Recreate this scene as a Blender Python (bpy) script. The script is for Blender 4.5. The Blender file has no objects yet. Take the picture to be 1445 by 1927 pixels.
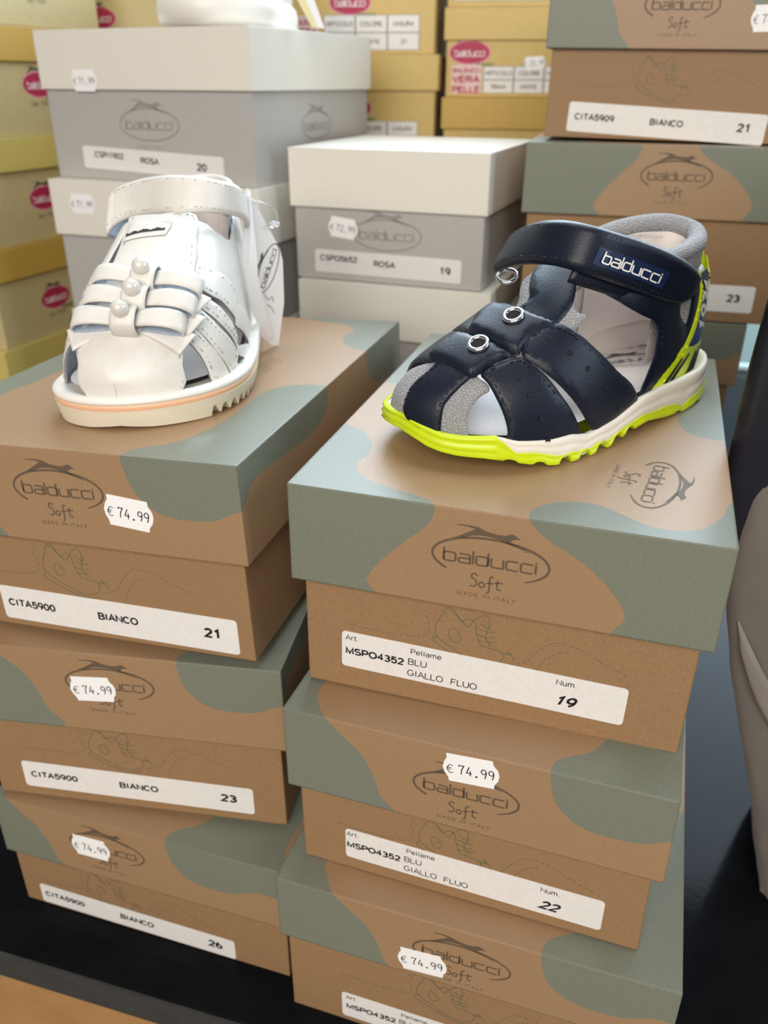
import bpy, bmesh, math, random
from math import sin, cos, pi, radians as rad
from mathutils import Vector, Matrix
from mathutils.geometry import delaunay_2d_cdt

random.seed(7)
U = 0.00078            # metres per drawing unit (boxes drawn 175 units wide are 137 mm)
TABLE_Z = 0.75         # table top above the floor
ZT = 451.0             # drawing height of the eye above the table top
SC = bpy.context.scene
COL = SC.collection

# ------------------------------------------------------------------ camera, world, lights, exposure
def camera():
    cam = bpy.data.cameras.new('camera')
    o = bpy.data.objects.new('camera', cam)
    COL.objects.link(o)
    pit, rol = rad(-27.27064), rad(0.23367)
    fw = Vector((0, cos(pit), sin(pit)))
    up0 = Vector((0, -sin(pit), cos(pit)))
    r0 = Vector((1, 0, 0))
    r = cos(rol) * r0 + sin(rol) * up0
    up = -sin(rol) * r0 + cos(rol) * up0
    m = Matrix((r, up, -fw)).transposed().to_4x4()
    m.translation = (0, 0, TABLE_Z + ZT * U)
    o.matrix_world = m
    cam.sensor_fit = 'VERTICAL'
    cam.sensor_height = 24.0
    cam.lens = 1573.81 / 1927 * 24.0
    cam.clip_start = 0.01
    cam.dof.use_dof = True
    cam.dof.focus_distance = 345 * U
    cam.dof.aperture_fstop = 9.0
    SC.camera = o
camera()

SC.view_settings.view_transform = 'Standard'
SC.view_settings.look = 'None'
SC.view_settings.gamma = 1.0
SC.view_settings.use_curve_mapping = False
SC.view_settings.exposure = -0.12

def world():
    w = bpy.data.worlds.new('World')
    SC.world = w
    w.use_nodes = True
    bg = w.node_tree.nodes['Background']
    bg.inputs[0].default_value = (1.0, 0.95, 0.89, 1)
    bg.inputs[1].default_value = 0.22
world()

def area(name, loc, target, size, power, color, size_y=None):
    l = bpy.data.lights.new(name, 'AREA')
    l.energy = power
    l.color = color
    l.shape = 'RECTANGLE'
    l.size = size
    l.size_y = size_y or size
    o = bpy.data.objects.new(name, l)
    COL.objects.link(o)
    o.location = loc
    d = Vector(target) - Vector(loc)
    o.rotation_euler = d.to_track_quat('-Z', 'Y').to_euler()
    return o
# cool daylight through the shop front, beyond the shelves and a little to the right
area('daylight_window', (0.35, 1.85, 1.85), (0.0, 0.3, 0.95), 1.9, 95.0, (0.70, 0.86, 1.0), 1.0)
# cool daylight from the shop's right-hand windows
area('daylight_window', (1.75, 0.05, 1.65), (0.0, 0.45, 0.95), 1.2, 16.0, (0.74, 0.88, 1.0), 1.0)
# white ceiling panel over the table
area('ceiling_panel', (0.1, 0.75, 2.55), (0.05, 0.45, 0.9), 1.3, 18.0, (0.84, 0.93, 1.0), 0.9)
# added warm fill light, above and behind the photographer
area('front_fill', (-0.25, -0.95, 1.6), (0.0, 0.35, 0.85), 1.2, 23.0, (1.0, 0.93, 0.85), 0.8)

# ------------------------------------------------------------------ materials
MATS = {}
def mat(name, color, rough=0.6, color2=None, scale=200.0, bump=0.0, bscale=None, stretch=(1, 1, 1), metal=0.0, spec=0.5,
        speck=None, round_edge=0.0, coat=0.0, sheen=0.0, trans=0.0, mixlo=0.35, mixhi=0.65, sss=0.0):
    if name in MATS:
        return MATS[name]
    m = bpy.data.materials.new(name)
    m.use_nodes = True
    nt = m.node_tree
    b = nt.nodes['Principled BSDF']
    b.inputs['Roughness'].default_value = rough
    b.inputs['Metallic'].default_value = metal
    b.inputs['Specular IOR Level'].default_value = spec
    b.inputs['Coat Weight'].default_value = coat
    b.inputs['Coat Roughness'].default_value = 0.15
    b.inputs['Sheen Weight'].default_value = sheen
    b.inputs['Transmission Weight'].default_value = trans
    b.inputs['Base Color'].default_value = (*color, 1)
    if sss:
        b.inputs['Subsurface Weight'].default_value = sss
        b.inputs['Subsurface Radius'].default_value = (0.004, 0.003, 0.002)
        b.inputs['Subsurface Scale'].default_value = 0.6
    L = nt.links.new
    vec = None
    if color2 or bump or speck:
        tc = nt.nodes.new('ShaderNodeTexCoord')
        mp = nt.nodes.new('ShaderNodeMapping')
        mp.inputs['Scale'].default_value = stretch
        L(tc.outputs['Object'], mp.inputs['Vector'])
        vec = mp.outputs['Vector']
    last = None
    if color2:
        n = nt.nodes.new('ShaderNodeTexNoise')
        n.inputs['Scale'].default_value = scale
        n.inputs['Detail'].default_value = 6
        n.inputs['Roughness'].default_value = 0.65
        L(vec, n.inputs['Vector'])
        mr = nt.nodes.new('ShaderNodeMapRange')
        mr.inputs[1].default_value = mixlo
        mr.inputs[2].default_value = mixhi
        L(n.outputs['Fac'], mr.inputs[0])
        mx = nt.nodes.new('ShaderNodeMix')
        mx.data_type = 'RGBA'
        mx.inputs[6].default_value = (*color, 1)
        mx.inputs[7].default_value = (*color2, 1)
        L(mr.outputs[0], mx.inputs[0])
        last = mx.outputs[2]
    if speck:
        col3, sc3, th = speck
        n = nt.nodes.new('ShaderNodeTexNoise')
        n.inputs['Scale'].default_value = sc3
        n.inputs['Detail'].default_value = 3
        L(vec, n.inputs['Vector'])
        mr = nt.nodes.new('ShaderNodeMapRange')
        mr.inputs[1].default_value = th
        mr.inputs[2].default_value = th + 0.05
        L(n.outputs['Fac'], mr.inputs[0])
        mx = nt.nodes.new('ShaderNodeMix')
        mx.data_type = 'RGBA'
        if last: L(last, mx.inputs[6])
        else: mx.inputs[6].default_value = (*color, 1)
        mx.inputs[7].default_value = (*col3, 1)
        L(mr.outputs[0], mx.inputs[0])
        last = mx.outputs[2]
    if last:
        L(last, b.inputs['Base Color'])
    nrm = None
    if round_edge:
        bv = nt.nodes.new('ShaderNodeBevel')
        bv.samples = 4
        bv.inputs['Radius'].default_value = round_edge
        nrm = bv.outputs['Normal']
    if bump:
        n = nt.nodes.new('ShaderNodeTexNoise')
        n.inputs['Scale'].default_value = bscale or scale
        n.inputs['Detail'].default_value = 5
        L(vec, n.inputs['Vector'])
        bp = nt.nodes.new('ShaderNodeBump')
        bp.inputs['Strength'].default_value = bump
        bp.inputs['Distance'].default_value = 0.001
        L(n.outputs['Fac'], bp.inputs['Height'])
        if nrm: L(nrm, bp.inputs['Normal'])
        nrm = bp.outputs['Normal']
    if nrm:
        L(nrm, b.inputs['Normal'])
    MATS[name] = m
    return m

def srgb(r, g, b):
    f = lambda c: ((c / 255 + 0.055) / 1.055) ** 2.4 if c > 10 else c / 255 / 12.92
    return (f(r), f(g), f(b))

RE = 0.0011
KRAFT = mat('kraft', srgb(166, 134, 100), 0.42, srgb(151, 120, 88), 1500, 0.12, 1800, speck=(srgb(138, 106, 77), 1300, 0.68), round_edge=RE, spec=0.6)
KRAFTB = mat('kraft_body', srgb(158, 126, 92), 0.5, srgb(144, 113, 80), 1500, 0.12, 1800, speck=(srgb(136, 104, 74), 1300, 0.68), round_edge=RE, spec=0.3)
SAGE = mat('sage_print', srgb(124, 128, 114), 0.38, srgb(117, 121, 107), 900, 0.10, 1600, round_edge=RE, spec=0.45)
INK = mat('brown_ink', srgb(98, 82, 65), 0.6)
INKG = mat('green_ink', srgb(112, 108, 82), 0.6)
INKS = mat('pale_ink', srgb(138, 112, 84), 0.6)
BLACK_INK = mat('black_ink', srgb(22, 22, 26), 0.5)
PAPER = mat('label_paper', srgb(234, 232, 229), 0.5, srgb(228, 225, 222), 500)
TAGP = mat('tag_paper', srgb(248, 248, 248), 0.5, round_edge=0.0)
CREAM = mat('cream_card', srgb(232, 229, 219), 0.42, srgb(227, 223, 212), 600, 0.08, 1500, round_edge=RE)
GREYC = mat('grey_card', srgb(183, 181, 177), 0.5, srgb(177, 174, 170), 600, 0.08, 1500, round_edge=RE)
GINK = mat('grey_ink', srgb(148, 143, 139), 0.5)
YEL = mat('yellow_card', srgb(208, 180, 108), 0.45, srgb(202, 172, 100), 300, 0.05, 900, round_edge=RE)
YELD = mat('ochre_card', srgb(200, 164, 78), 0.45, srgb(194, 157, 72), 300, 0.05, 900, round_edge=RE)
YELS = mat('shaded_yellow_card', srgb(200, 184, 138), 0.45, srgb(193, 177, 130), 300, 0.05, 900, round_edge=RE)  # yellow card greyed, the left stack's shade put into the colour
YELL = mat('lemon_card', srgb(212, 195, 114), 0.45, srgb(206, 188, 106), 300, 0.05, 900, round_edge=RE)
PINK = mat('pink_ink', srgb(176, 34, 78), 0.5)
WINK = mat('white_ink', srgb(236, 226, 226), 0.5)
PKP = mat('pink_paper', srgb(226, 200, 196), 0.5)
GRN = mat('dark_green_ink', srgb(52, 62, 52), 0.5)

# ------------------------------------------------------------------ mesh helpers (all drawn in units, turned to metres on linking)
class MB:
    """collects verts / faces with material slots; build() links ONE mesh object"""
    def __init__(s):
        s.v, s.f, s.m, s.mats, s.uv, s.smooth = [], [], [], [], {}, []
    def slot(s, m):
        if m not in s.mats: s.mats.append(m)
        return s.mats.index(m)
    def add(s, vs, fs, m, smooth=False, uvs=None):
        b = len(s.v)
        s.v += [Vector(p) for p in vs]
        k = s.slot(m)
        if uvs:
            for i, q in enumerate(uvs): s.uv[b + i] = q
        for f in fs:
            s.f.append([b + i for i in f]); s.m.append(k); s.smooth.append(smooth)
        return b
    def box(s, x0, x1, y0, y1, z0, z1, m):
        vs = [(x, y, z) for z in (z0, z1) for y in (y0, y1) for x in (x0, x1)]
        s.add(vs, [(0, 2, 3, 1), (4, 5, 7, 6), (0, 1, 5, 4), (2, 6, 7, 3), (0, 4, 6, 2), (1, 3, 7, 5)], m)
    def tube(s, pts, r, m, n=8, closed=False, caps=True):
        pts = [Vector(p) for p in pts]
        N = len(pts)
        rr = r if isinstance(r, (list, tuple)) else [r] * N
        vs, fs = [], []
        ref = None
        for i, p in enumerate(pts):
            a = pts[(i - 1) % N] if (closed or i) else p
            b = pts[(i + 1) % N] if (closed or i < N - 1) else p
            t = (b - a).normalized()
            if ref is None:
                ref = t.orthogonal().normalized()
            ref = (ref - t * ref.dot(t)).normalized()
            bi = t.cross(ref)
            for k in range(n):
                an = 2 * pi * k / n
                vs.append(p + (ref * cos(an) + bi * sin(an)) * rr[i])
        for i in range(N if closed else N - 1):
            j = (i + 1) % N
            for k in range(n):
                l = (k + 1) % n
                fs.append((i * n + k, i * n + l, j * n + l, j * n + k))
        if caps and not closed:
            fs.append(tuple(range(n - 1, -1, -1)))
            fs.append(tuple((N - 1) * n + k for k in range(n)))
        s.add(vs, fs, m, True)
    def build(s, name, parent=None, weld=0.0, recalc=False):
        me = bpy.data.meshes.new(name)
        me.from_pydata([tuple(p * U) for p in s.v], [], s.f)
        for m in s.mats: me.materials.append(m)
        for p, k, sm in zip(me.polygons, s.m, s.smooth):
            p.material_index = k; p.use_smooth = sm
        if s.uv:
            ul = me.uv_layers.new(name='UVMap')
            for lp in me.loops:
                q = s.uv.get(lp.vertex_index)
                if q: ul.data[lp.index].uv = q
        if weld or recalc:
            bm = bmesh.new(); bm.from_mesh(me)
            if weld: bmesh.ops.remove_doubles(bm, verts=bm.verts, dist=weld * U)
            if recalc: bmesh.ops.recalc_face_normals(bm, faces=bm.faces)
            bm.to_mesh(me); bm.free()
        me.update()
        o = bpy.data.objects.new(name, me)
        COL.objects.link(o)
        if parent: o.parent = parent
        return o

def W(x, y, z):
    """drawing units (eye at 0,0,0) to metres in the world"""
    return Vector((x * U, y * U, TABLE_Z + (z + ZT) * U))

def thing(name, label, cat, loc=(0, 0, -451), rot=(0, 0, 0), group=None):
    o = bpy.data.objects.new(name, None)
    o.empty_display_size = 0.02
    COL.objects.link(o)
    o.location = W(*loc)
    a, tx, ty = (rad(q) for q in rot)
    o.rotation_euler = (Matrix.Rotation(a, 3, 'Z') @ Matrix.Rotation(tx, 3, 'X') @ Matrix.Rotation(ty, 3, 'Y')).to_euler()
    o['label'] = label; o['category'] = cat
    if group: o['group'] = group
    return o

def struct(o):
    o['kind'] = 'structure'
    return o

def smooth_poly(pts, n=6, closed=True):
    out = []
    N = len(pts)
    rng = range(N) if closed else range(N - 1)
    for i in rng:
        if closed:
            p0, p1, p2, p3 = (Vector(pts[(i + k) % N]) for k in (-1, 0, 1, 2))
        else:
            p0, p1, p2, p3 = (Vector(pts[max(0, min(N - 1, i + k))]) for k in (-1, 0, 1, 2))
        for k in range(n):
            t = k / n
            out.append(tuple(0.5 * ((2 * p1) + (p2 - p0) * t + (2 * p0 - 5 * p1 + 4 * p2 - p3) * t * t + (3 * p1 - p0 - 3 * p2 + p3) * t ** 3)))
    if not closed: out.append(tuple(pts[-1]))
    return out

def inside(p, poly):
    x, y = p[0], p[1]
    c = False
    j = len(poly) - 1
    for i in range(len(poly)):
        xi, yi = poly[i][0], poly[i][1]; xj, yj = poly[j][0], poly[j][1]
        if (yi > y) != (yj > y) and x < (xj - xi) * (y - yi) / (yj - yi) + xi:
            c = not c
        j = i
    return c

def cdt(polys, extra=()):
    """triangulate the plane with the closed polygons as constraints"""
    vs, es = [], []
    for poly in polys:
        b = len(vs)
        vs += [Vector((q[0], q[1])) for q in poly]
        es += [(b + i, b + (i + 1) % len(poly)) for i in range(len(poly))]
    vs += [Vector(q) for q in extra]
    r = delaunay_2d_cdt(vs, es, [], 0, 1e-4)
    return r[0], r[2]

# ------------------------------------------------------------------ flat prints: strokes, shapes and words as 2-D faces
def ribbon(pts, w, closed=False):
    """2-D stroke -> (verts, faces)"""
    P = [Vector((q[0], q[1])) for q in pts]
    N = len(P)
    vs, fs = [], []
    for i in range(N):
        a = P[i - 1] if (i or closed) else P[i]
        b = P[(i + 1) % N] if (i < N - 1 or closed) else P[i]
        d1 = (P[i] - a); d2 = (b - P[i])
        d1 = d1.normalized() if d1.length > 1e-9 else d2.normalized()
        d2 = d2.normalized() if d2.length > 1e-9 else d1
        n1 = Vector((-d1.y, d1.x)); n2 = Vector((-d2.y, d2.x))
        n = n1 + n2
        n = n.normalized() if n.length > 1e-6 else n1
        k = 1 / max(0.5, n.dot(n1))
        ww = w[i] if isinstance(w, (list, tuple)) else w
        vs += [P[i] + n * k * ww / 2, P[i] - n * k * ww / 2]
    for i in range(N if closed else N - 1):
        j = (i + 1) % N
        fs.append((2 * i, 2 * i + 1, 2 * j + 1, 2 * j))
    return [(v.x, v.y) for v in vs], fs

def dashes(pts, w, on, off):
    out = []
    acc, cur, draw = 0.0, [pts[0]], True
    lim = on
    for a, b in zip(pts, pts[1:]):
        a = Vector(a); b = Vector(b)
        L = (b - a).length
        s = 0.0
        while L - s > lim - acc:
            s += lim - acc
            q = a + (b - a) * (s / L)
            if draw:
                cur.append(tuple(q)); out.append(cur)
            cur = [tuple(q)]; draw = not draw; acc = 0.0
            lim = on if draw else off
        acc += L - s
        if draw: cur.append(tuple(b))
    return [ribbon(c, w) for c in out if len(c) > 1]

def ngon(pts):
    v, f = cdt([pts])
    keep = [t for t in f if inside((sum(v[i][0] for i in t) / 3, sum(v[i][1] for i in t) / 3), pts)]
    return [(q[0], q[1]) for q in v], keep


def arc(cx, cy, rx, ry, a0, a1, n=24):
    return [(cx + rx * cos(rad(a0 + (a1 - a0) * i / n)), cy + ry * sin(rad(a0 + (a1 - a0) * i / n))) for i in range(n + 1)]

# a plain grotesque drawn in strokes on a 10-unit cap height: glyph -> (advance, strokes)
def _o(x0, y0, x1, y1, a0=0, a1=360, n=20): return arc((x0 + x1) / 2, (y0 + y1) / 2, (x1 - x0) / 2, (y1 - y0) / 2, a0, a1, n)
GL = {
 'A': (7.6, [[(0, 0), (3.6, 10), (7.2, 0)], [(1.2, 3.3), (6, 3.3)]]),
 'B': (7.4, [[(.4, 5.3), (3.8, 5.3)] + _o(1.6, 5.3, 6.2, 10, -90, 90, 8) + [(.4, 10), (.4, 0), (3.8, 0)] + _o(1.6, 0, 6.7, 5.3, -90, 90, 8) + [(3, 5.3)]]),
 'C': (7.8, [_o(0, 0, 7.2, 10, 40, 320, 22)]),
 'D': (7.8, [[(.4, 0), (.4, 10), (3, 10)] + _o(-.8, 0, 7, 10, 90, -90, 14) + [(.4, 0)]]),
 'E': (7.0, [[(6.2, 10), (.4, 10), (.4, 0), (6.4, 0)], [(.4, 5.2), (5.8, 5.2)]]),
 'F': (6.6, [[(6, 10), (.4, 10), (.4, 0)], [(.4, 5.2), (5.2, 5.2)]]),
 'G': (8.2, [_o(0, 0, 7.4, 10, 42, 330, 22) + [(7.2, 4.6), (4.2, 4.6)]]),
 'H': (7.8, [[(.4, 0), (.4, 10)], [(7, 0), (7, 10)], [(.4, 5.2), (7, 5.2)]]),
 'I': (3.0, [[(1.1, 0), (1.1, 10)]]),
 'J': (5.6, [[(4.6, 10), (4.6, 2.4)] + _o(.2, 0, 4.6, 5, 0, -170, 10)]),
 'K': (7.4, [[(.4, 0), (.4, 10)], [(6.6, 10), (.6, 4)], [(2.8, 6), (7, 0)]]),
 'L': (6.2, [[(.4, 10), (.4, 0), (5.8, 0)]]),
 'M': (8.8, [[(.4, 0), (.4, 10), (4.1, .6), (7.8, 10), (7.8, 0)]]),
 'N': (7.8, [[(.4, 0), (.4, 10), (6.9, 0), (6.9, 10)]]),
 'O': (8.4, [_o(0, 0, 7.7, 10, 0, 360, 28)]),
 'P': (7.2, [[(.4, 0), (.4, 10), (3.8, 10)] + _o(1.4, 4.5, 6.5, 10, 90, -90, 10) + [(.4, 4.5)]]),
 'R': (7.6, [[(.4, 0), (.4, 10), (3.8, 10)] + _o(1.4, 4.8, 6.6, 10, 90, -90, 10) + [(.4, 4.8)], [(3.8, 4.8), (7, 0)]]),
 'S': (7.2, [_o(.3, 5.1, 6.2, 10, 30, 270, 14) + _o(.1, 0, 6.5, 5.1, 90, -155, 14)]),
 'T': (6.8, [[(0, 10), (6.4, 10)], [(3.2, 10), (3.2, 0)]]),
 'U': (7.8, [[(.4, 10), (.4, 3.2)] + _o(.4, 0, 6.9, 6.4, 180, 360, 14) + [(6.9, 10)]]),
 'V': (7.2, [[(0, 10), (3.4, 0), (6.8, 10)]]),
 'W': (9.8, [[(0, 10), (2.3, 0), (4.7, 9.6), (7.1, 0), (9.4, 10)]]),
 'X': (7.0, [[(0, 10), (6.6, 0)], [(6.6, 10), (0, 0)]]), 'Y': (7.0, [[(0, 10), (3.3, 4.6), (6.6, 10)], [(3.3, 4.6), (3.3, 0)]]), 'Z': (6.8, [[(0, 10), (6.3, 10), (0, 0), (6.4, 0)]]),
 '0': (6.4, [_o(.2, 0, 5.6, 10, 0, 360, 24)]),
 '1': (6.4, [[(1.2, 7.6), (3.6, 10), (3.6, 0)]]),
 '2': (6.4, [_o(.3, 4.6, 5.6, 10, 165, -30, 12) + [(.2, 0), (5.8, 0)]]),
 '3': (6.4, [_o(.4, 5.3, 5.3, 10, 150, -90, 12), [(2.2, 5.3), (2.8, 5.3)] + _o(.1, 0, 5.7, 5.3, 90, -150, 12)]),
 '4': (6.4, [[(4.3, 0), (4.3, 10), (.1, 3.1), (5.9, 3.1)]]),
 '5': (6.4, [[(5.4, 10), (1.2, 10), (.6, 5)] + _o(.1, 0, 5.7, 6.6, 120, -150, 16)]),
 '6': (6.4, [_o(.3, 0, 5.6, 6.2, 0, 360, 20), _o(.3, -1, 7.4, 10, 100, 180, 8)]),
 '7': (6.4, [[(.2, 10), (5.7, 10), (3.2, 5), (2.2, 0)]]),
 '8': (6.4, [_o(.6, 5.2, 5.2, 10, 0, 360, 20), _o(.1, 0, 5.7, 5.2, 0, 360, 20)]),
 '9': (6.4, [_o(.2, 3.8, 5.5, 10, 0, 360, 20), _o(-1.6, 0, 5.5, 11, 0, -80, 8)]),
 'a': (6.2, [_o(.2, 0, 5, 4.4, 0, 360, 16), [(5, 0), (5, 4.6)] + _o(.5, 3, 5, 7.3, 10, 160, 8)]),
 'e': (6.2, [[(.2, 3.8), (5.3, 3.8)] + _o(.2, 0, 5.4, 7.3, 10, 320, 18)]),
 'l': (2.6, [[(1, 0), (1, 10)]]),
 'm': (9.2, [[(.4, 0), (.4, 7.2)], [(.4, 4.6)] + _o(.4, 3, 4.2, 7.3, 180, 0, 8) + [(4.2, 0)], [(4.2, 4.6)] + _o(4.2, 3, 8, 7.3, 180, 0, 8) + [(8, 0)]]),
 'n': (6.2, [[(.4, 0), (.4, 7.2)], [(.4, 4.2)] + _o(.4, 2.4, 5, 7.3, 180, 0, 8) + [(5, 0)]]),
 'r': (3.8, [[(.4, 0), (.4, 7.2)], _o(.4, 2, 5.4, 7.2, 180, 80, 8)]),
 't': (3.4, [[(1.2, 9.4), (1.2, 1.6), (1.8, .2), (3, .2)], [(0, 7.1), (2.9, 7.1)]]),
 'u': (6.2, [[(.4, 7.2), (.4, 3)] + _o(.4, 0, 5, 5.4, 180, 360, 10), [(5, 7.2), (5, 0)]]),
 'd': (6.2, [_o(.2, 0, 5, 7.2, 0, 360, 18), [(5, 10), (5, 0)]]), 'i': (2.6, [[(1, 0), (1, 7.2)], [(1, 9), (1, 10)]]), 'o': (6.2, [_o(.2, 0, 5.4, 7.2, 0, 360, 18)]),
 '.': (3.0, [[(1.1, 0), (1.1, 1.1)]]), ' ': (3.4, [])}
_TXT = {}
def text2d(s, size, bold=0.0, shear=0.0, space=1.0):
    """word as 2-D faces, left-aligned on the base line; size = cap height"""
    key = (s, bold, shear, space)
    if key not in _TXT:
        w = 1.15 + bold * 36
        vs, fs, x = [], [], 0.0
        for ch in s:
            adv, st = GL[ch]
            for q in st:
                closed = len(q) > 4 and math.hypot(q[0][0] - q[-1][0], q[0][1] - q[-1][1]) < .01
                v, f = ribbon([(x + a, w * .5 + b * (10 - w) / 10) for a, b in (q[:-1] if closed else q)], w, closed)
                k = len(vs)
                vs += [(a + shear * b, b) for a, b in v]
                fs += [tuple(i + k for i in t) for t in f]
            x += (adv + .9 + bold * 14) * space
        _TXT[key] = (vs, fs)
    vs, fs = _TXT[key]
    k = size / 10
    return [(x * k * 1.06, y * k) for x, y in vs], list(fs)

def shift(sh, dx, dy, ang=0.0, k=1.0, kx=1.0):
    ca, sa = cos(rad(ang)), sin(rad(ang))
    return [((x * k * kx) * ca - (y * k) * sa + dx, (x * k * kx) * sa + (y * k) * ca + dy) for x, y in sh[0]], sh[1]

def centred(sh):
    x0 = min(q[0] for q in sh[0]); x1 = max(q[0] for q in sh[0])
    return shift(sh, -(x0 + x1) / 2, 0)

# rounded square letters of the shoe maker's mark, x height 1
def mark_letters():
    S = []
    R = .22
    def rr(x0, y0, x1, y1, skip=None):
        pts = []
        for cx, cy, a in ((x1 - R, y0 + R, -90), (x1 - R, y1 - R, 0), (x0 + R, y1 - R, 90), (x0 + R, y0 + R, 180)):
            pts += arc(cx, cy, R, R, a, a + 90, 4)
        return pts
    x = 0
    def adv(w): 
        nonlocal x
        x += w
    # b
    S += [([(x, 1.5), (x, 0.02)], 0), (rr(x, 0, x + 1, 1), 1)]; adv(1.25)
    # a
    S += [([(x + .1, 1), (x + .78, 1)] + arc(x + .78, .78, .22, .22, 90, 0, 4) + [(x + 1, 0), (x + .2, 0)] + arc(x + .2, .27, .2, .27, -90, -270, 6) + [(x + 1, .54)], 0)]; adv(1.25)
    # l
    S += [([(x, 1.5), (x, 0)], 0)]; adv(.27)
    # d
    S += [([(x + 1, 1.5), (x + 1, 0.02)], 0), (rr(x, 0, x + 1, 1), 1)]; adv(1.27)
    # u
    S += [([(x, 1), (x, .22)] + arc(x + .22, .22, .22, .22, 180, 270, 4) + [(x + 1, 0), (x + 1, 1)], 0)]; adv(1.25)
    for _ in range(2):
        S += [([(x + 1, 1)] + arc(x + .22, .78, .22, .22, 90, 180, 4) + arc(x + .22, .22, .22, .22, 180, 270, 4) + [(x + 1, 0)], 0)]; adv(1.22)
    S += [([(x, 1), (x, 0)], 0), ([(x, 1.32), (x, 1.14)], 0)]
    return S, x
_ML, _MLW = mark_letters()
def mark_word(width, w=.17):
    k = width / _MLW
    return [shift(ribbon([(px - _MLW / 2, py) for px, py in p], w, c == 1), 0, 0, 0, k) for p, c in _ML]

HOUND = [(-17, 2.6), (-15, 3.2), (-12, 5.2), (-9, 7.2), (-7.6, 8.2), (-10.5, 8.7), (-15, 8.6), (-15, 8.9), (-10, 9.4), (-6.4, 9.2), (-3, 7.9), (1, 7.4), (4, 7.6), (6, 8.6), (7.2, 8.7), (8.2, 8.0), (10, 7.1),
         (8.6, 6.9), (7, 6.3), (6, 5.0), (8.5, 4.4), (12, 3.2), (14.5, 1.6), (11.8, 2.6), (8, 3.6), (4.6, 4.2), (2, 5.4), (-2, 5.9), (-6, 5.7), (-9, 5.0), (-12, 3.4)]
def logo(full=True, soft=True):
    """greyhound over an oval with the maker's word; drawn about the oval's centre, oval 47 wide"""
    out = []
    if soft:
        out.append(ribbon(arc(0, 0, 23.5, 9.6, -52, 222, 60), [1.0 if i > 6 else .5 + i * .08 for i in range(61)]))
    else:
        out.append(ribbon(arc(0, 0, 23.5, 9.6, 0, 360, 60)[:-1], .9, True))
    out += [(lambda s_: ([(x - .2, y * .84 - 2.9) for x, y in s_[0]], s_[1]))(r) for r in mark_word(37, .19)]
    hv, hf = shift(ngon(HOUND), 1.0, 4.6, -2, 1.02)
    out.append((hv, hf))
    if soft:
        st = [[(1.6, 3.4), (.9, 4.0), (.2, 3.6), (.1, 2.8), (1.2, 1.9), (1.5, .9), (.9, .1), (-.2, .1)],
              [(2.5, 1.5), (2.1, .8), (2.6, .1), (3.3, .2), (3.6, 1.0), (3.1, 1.6), (2.4, 1.5)],
              [(5.9, 3.5), (5.2, 3.7), (4.9, 2.8), (4.9, .2), (4.7, -1.2), (4.2, -1.5)], [(4.1, 1.6), (6.0, 1.8)],
              [(7.0, 3.0), (6.9, .7), (7.3, .1), (8.0, .3)], [(6.2, 2.1), (8.4, 2.3)]]
        out += [shift(ribbon(smooth_poly(q, 4, False) if len(q) > 2 else q, .42), -7, -13.2, 0, 1.55) for q in st]
        out.append(shift(centred(text2d('MADE IN ITALY', 1.9, 0.0, 0, 1.35)), -.4, -18.2))
    return out

def sketch():
    """pencil sketch of a little shoe with dotted path, drawn about its centre, 47 wide"""
    L = [[(-17, 6), (-19, 1), (-18, -4), (-12, -8), (-5, -12), (1, -14), (8, -13), (11, -9), (10, -6), (5, -5), (1, -4), (-1, 2), (-2, 7), (-5, 8), (-8, 6), (-11, 11), (-14, 12), (-17, 6)],
         [(-18, -4), (-20, -6), (-14, -10), (-5, -14), (2, -16), (9, -15)], [(-14, 12), (-9, 8), (-5, 4), (-3, 7)],
         [(-8, 0), (-11, 2), (-13, -1), (-11, -5), (-8, -4), (-8, -1), (-10, -1)], [(-3, 7), (1, 11), (4, 10), (4, 5), (3, 0), (6, -4)],
         [(-1, 4), (5, 3), (7, 4)], [(-1, 1), (4, 0), (7, 1)], [(0, -2), (5, -2), (8, -1)], [(0, 7), (4, 5), (5, 7)], [(10, -6), (14, -6), (16, -9)], [(12, -4), (14, -6), (11, -7)]]
    out = [ribbon(smooth_poly(q, 4, False), .45) for q in L]
    D = [[(-23, 6), (-22, 0), (-24, -5), (-40, -7), (-60, -6)], [(12, -12), (20, -9), (26, -1), (32, 4), (42, 3), (50, -1), (62, -6)], [(-21, 7), (-23, 9), (-20, 10)],
         [(24, -14), (30, -4), (38, 1)]]
    for q in D:
        out += dashes(smooth_poly(q, 5, False), .4, 1.6, 1.1)
    return out

EURO = [[(6, 8.2), (4.6, 9), (2.6, 8.6), (1.2, 6), (1.1, 3.4), (2.2, .8), (4, 0), (6, .9)], [(0, 5.6), (4.6, 5.6)], [(0, 3.8), (4.2, 3.8)]]
DIG = {'7': [[(0, 8.6), (0, 10), (4.4, 10), (2.2, 5), (1.8, 0)]], '4': [[(2.6, 10), (0, 3), (4.8, 3)], [(3.4, 6), (3.4, 0)]],
       '9': [[(4.4, 7.4), (3.6, 9.6), (1.6, 10), (.2, 8), (.8, 5.6), (2.6, 5), (4.2, 6.4), (4.5, 8), (4.2, 4), (3, .4)]],
       '1': [[(1, 8), (2.6, 10), (2.6, 0)]], '2': [[(.2, 8), (1.4, 9.8), (3.4, 9.6), (4.2, 7.6), (3, 4.6), (0, .2), (4.6, .2)]],
       '5': [[(4.2, 9.8), (.8, 9.8), (.4, 5.8), (2.6, 6.2), (4.4, 4.2), (3.8, 1), (1.8, 0), (.2, .8)]], '.': [[(1.6, .9), (2.6, .9), (2.6, .1), (1.6, .1), (1.6, .9)]]}
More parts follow.
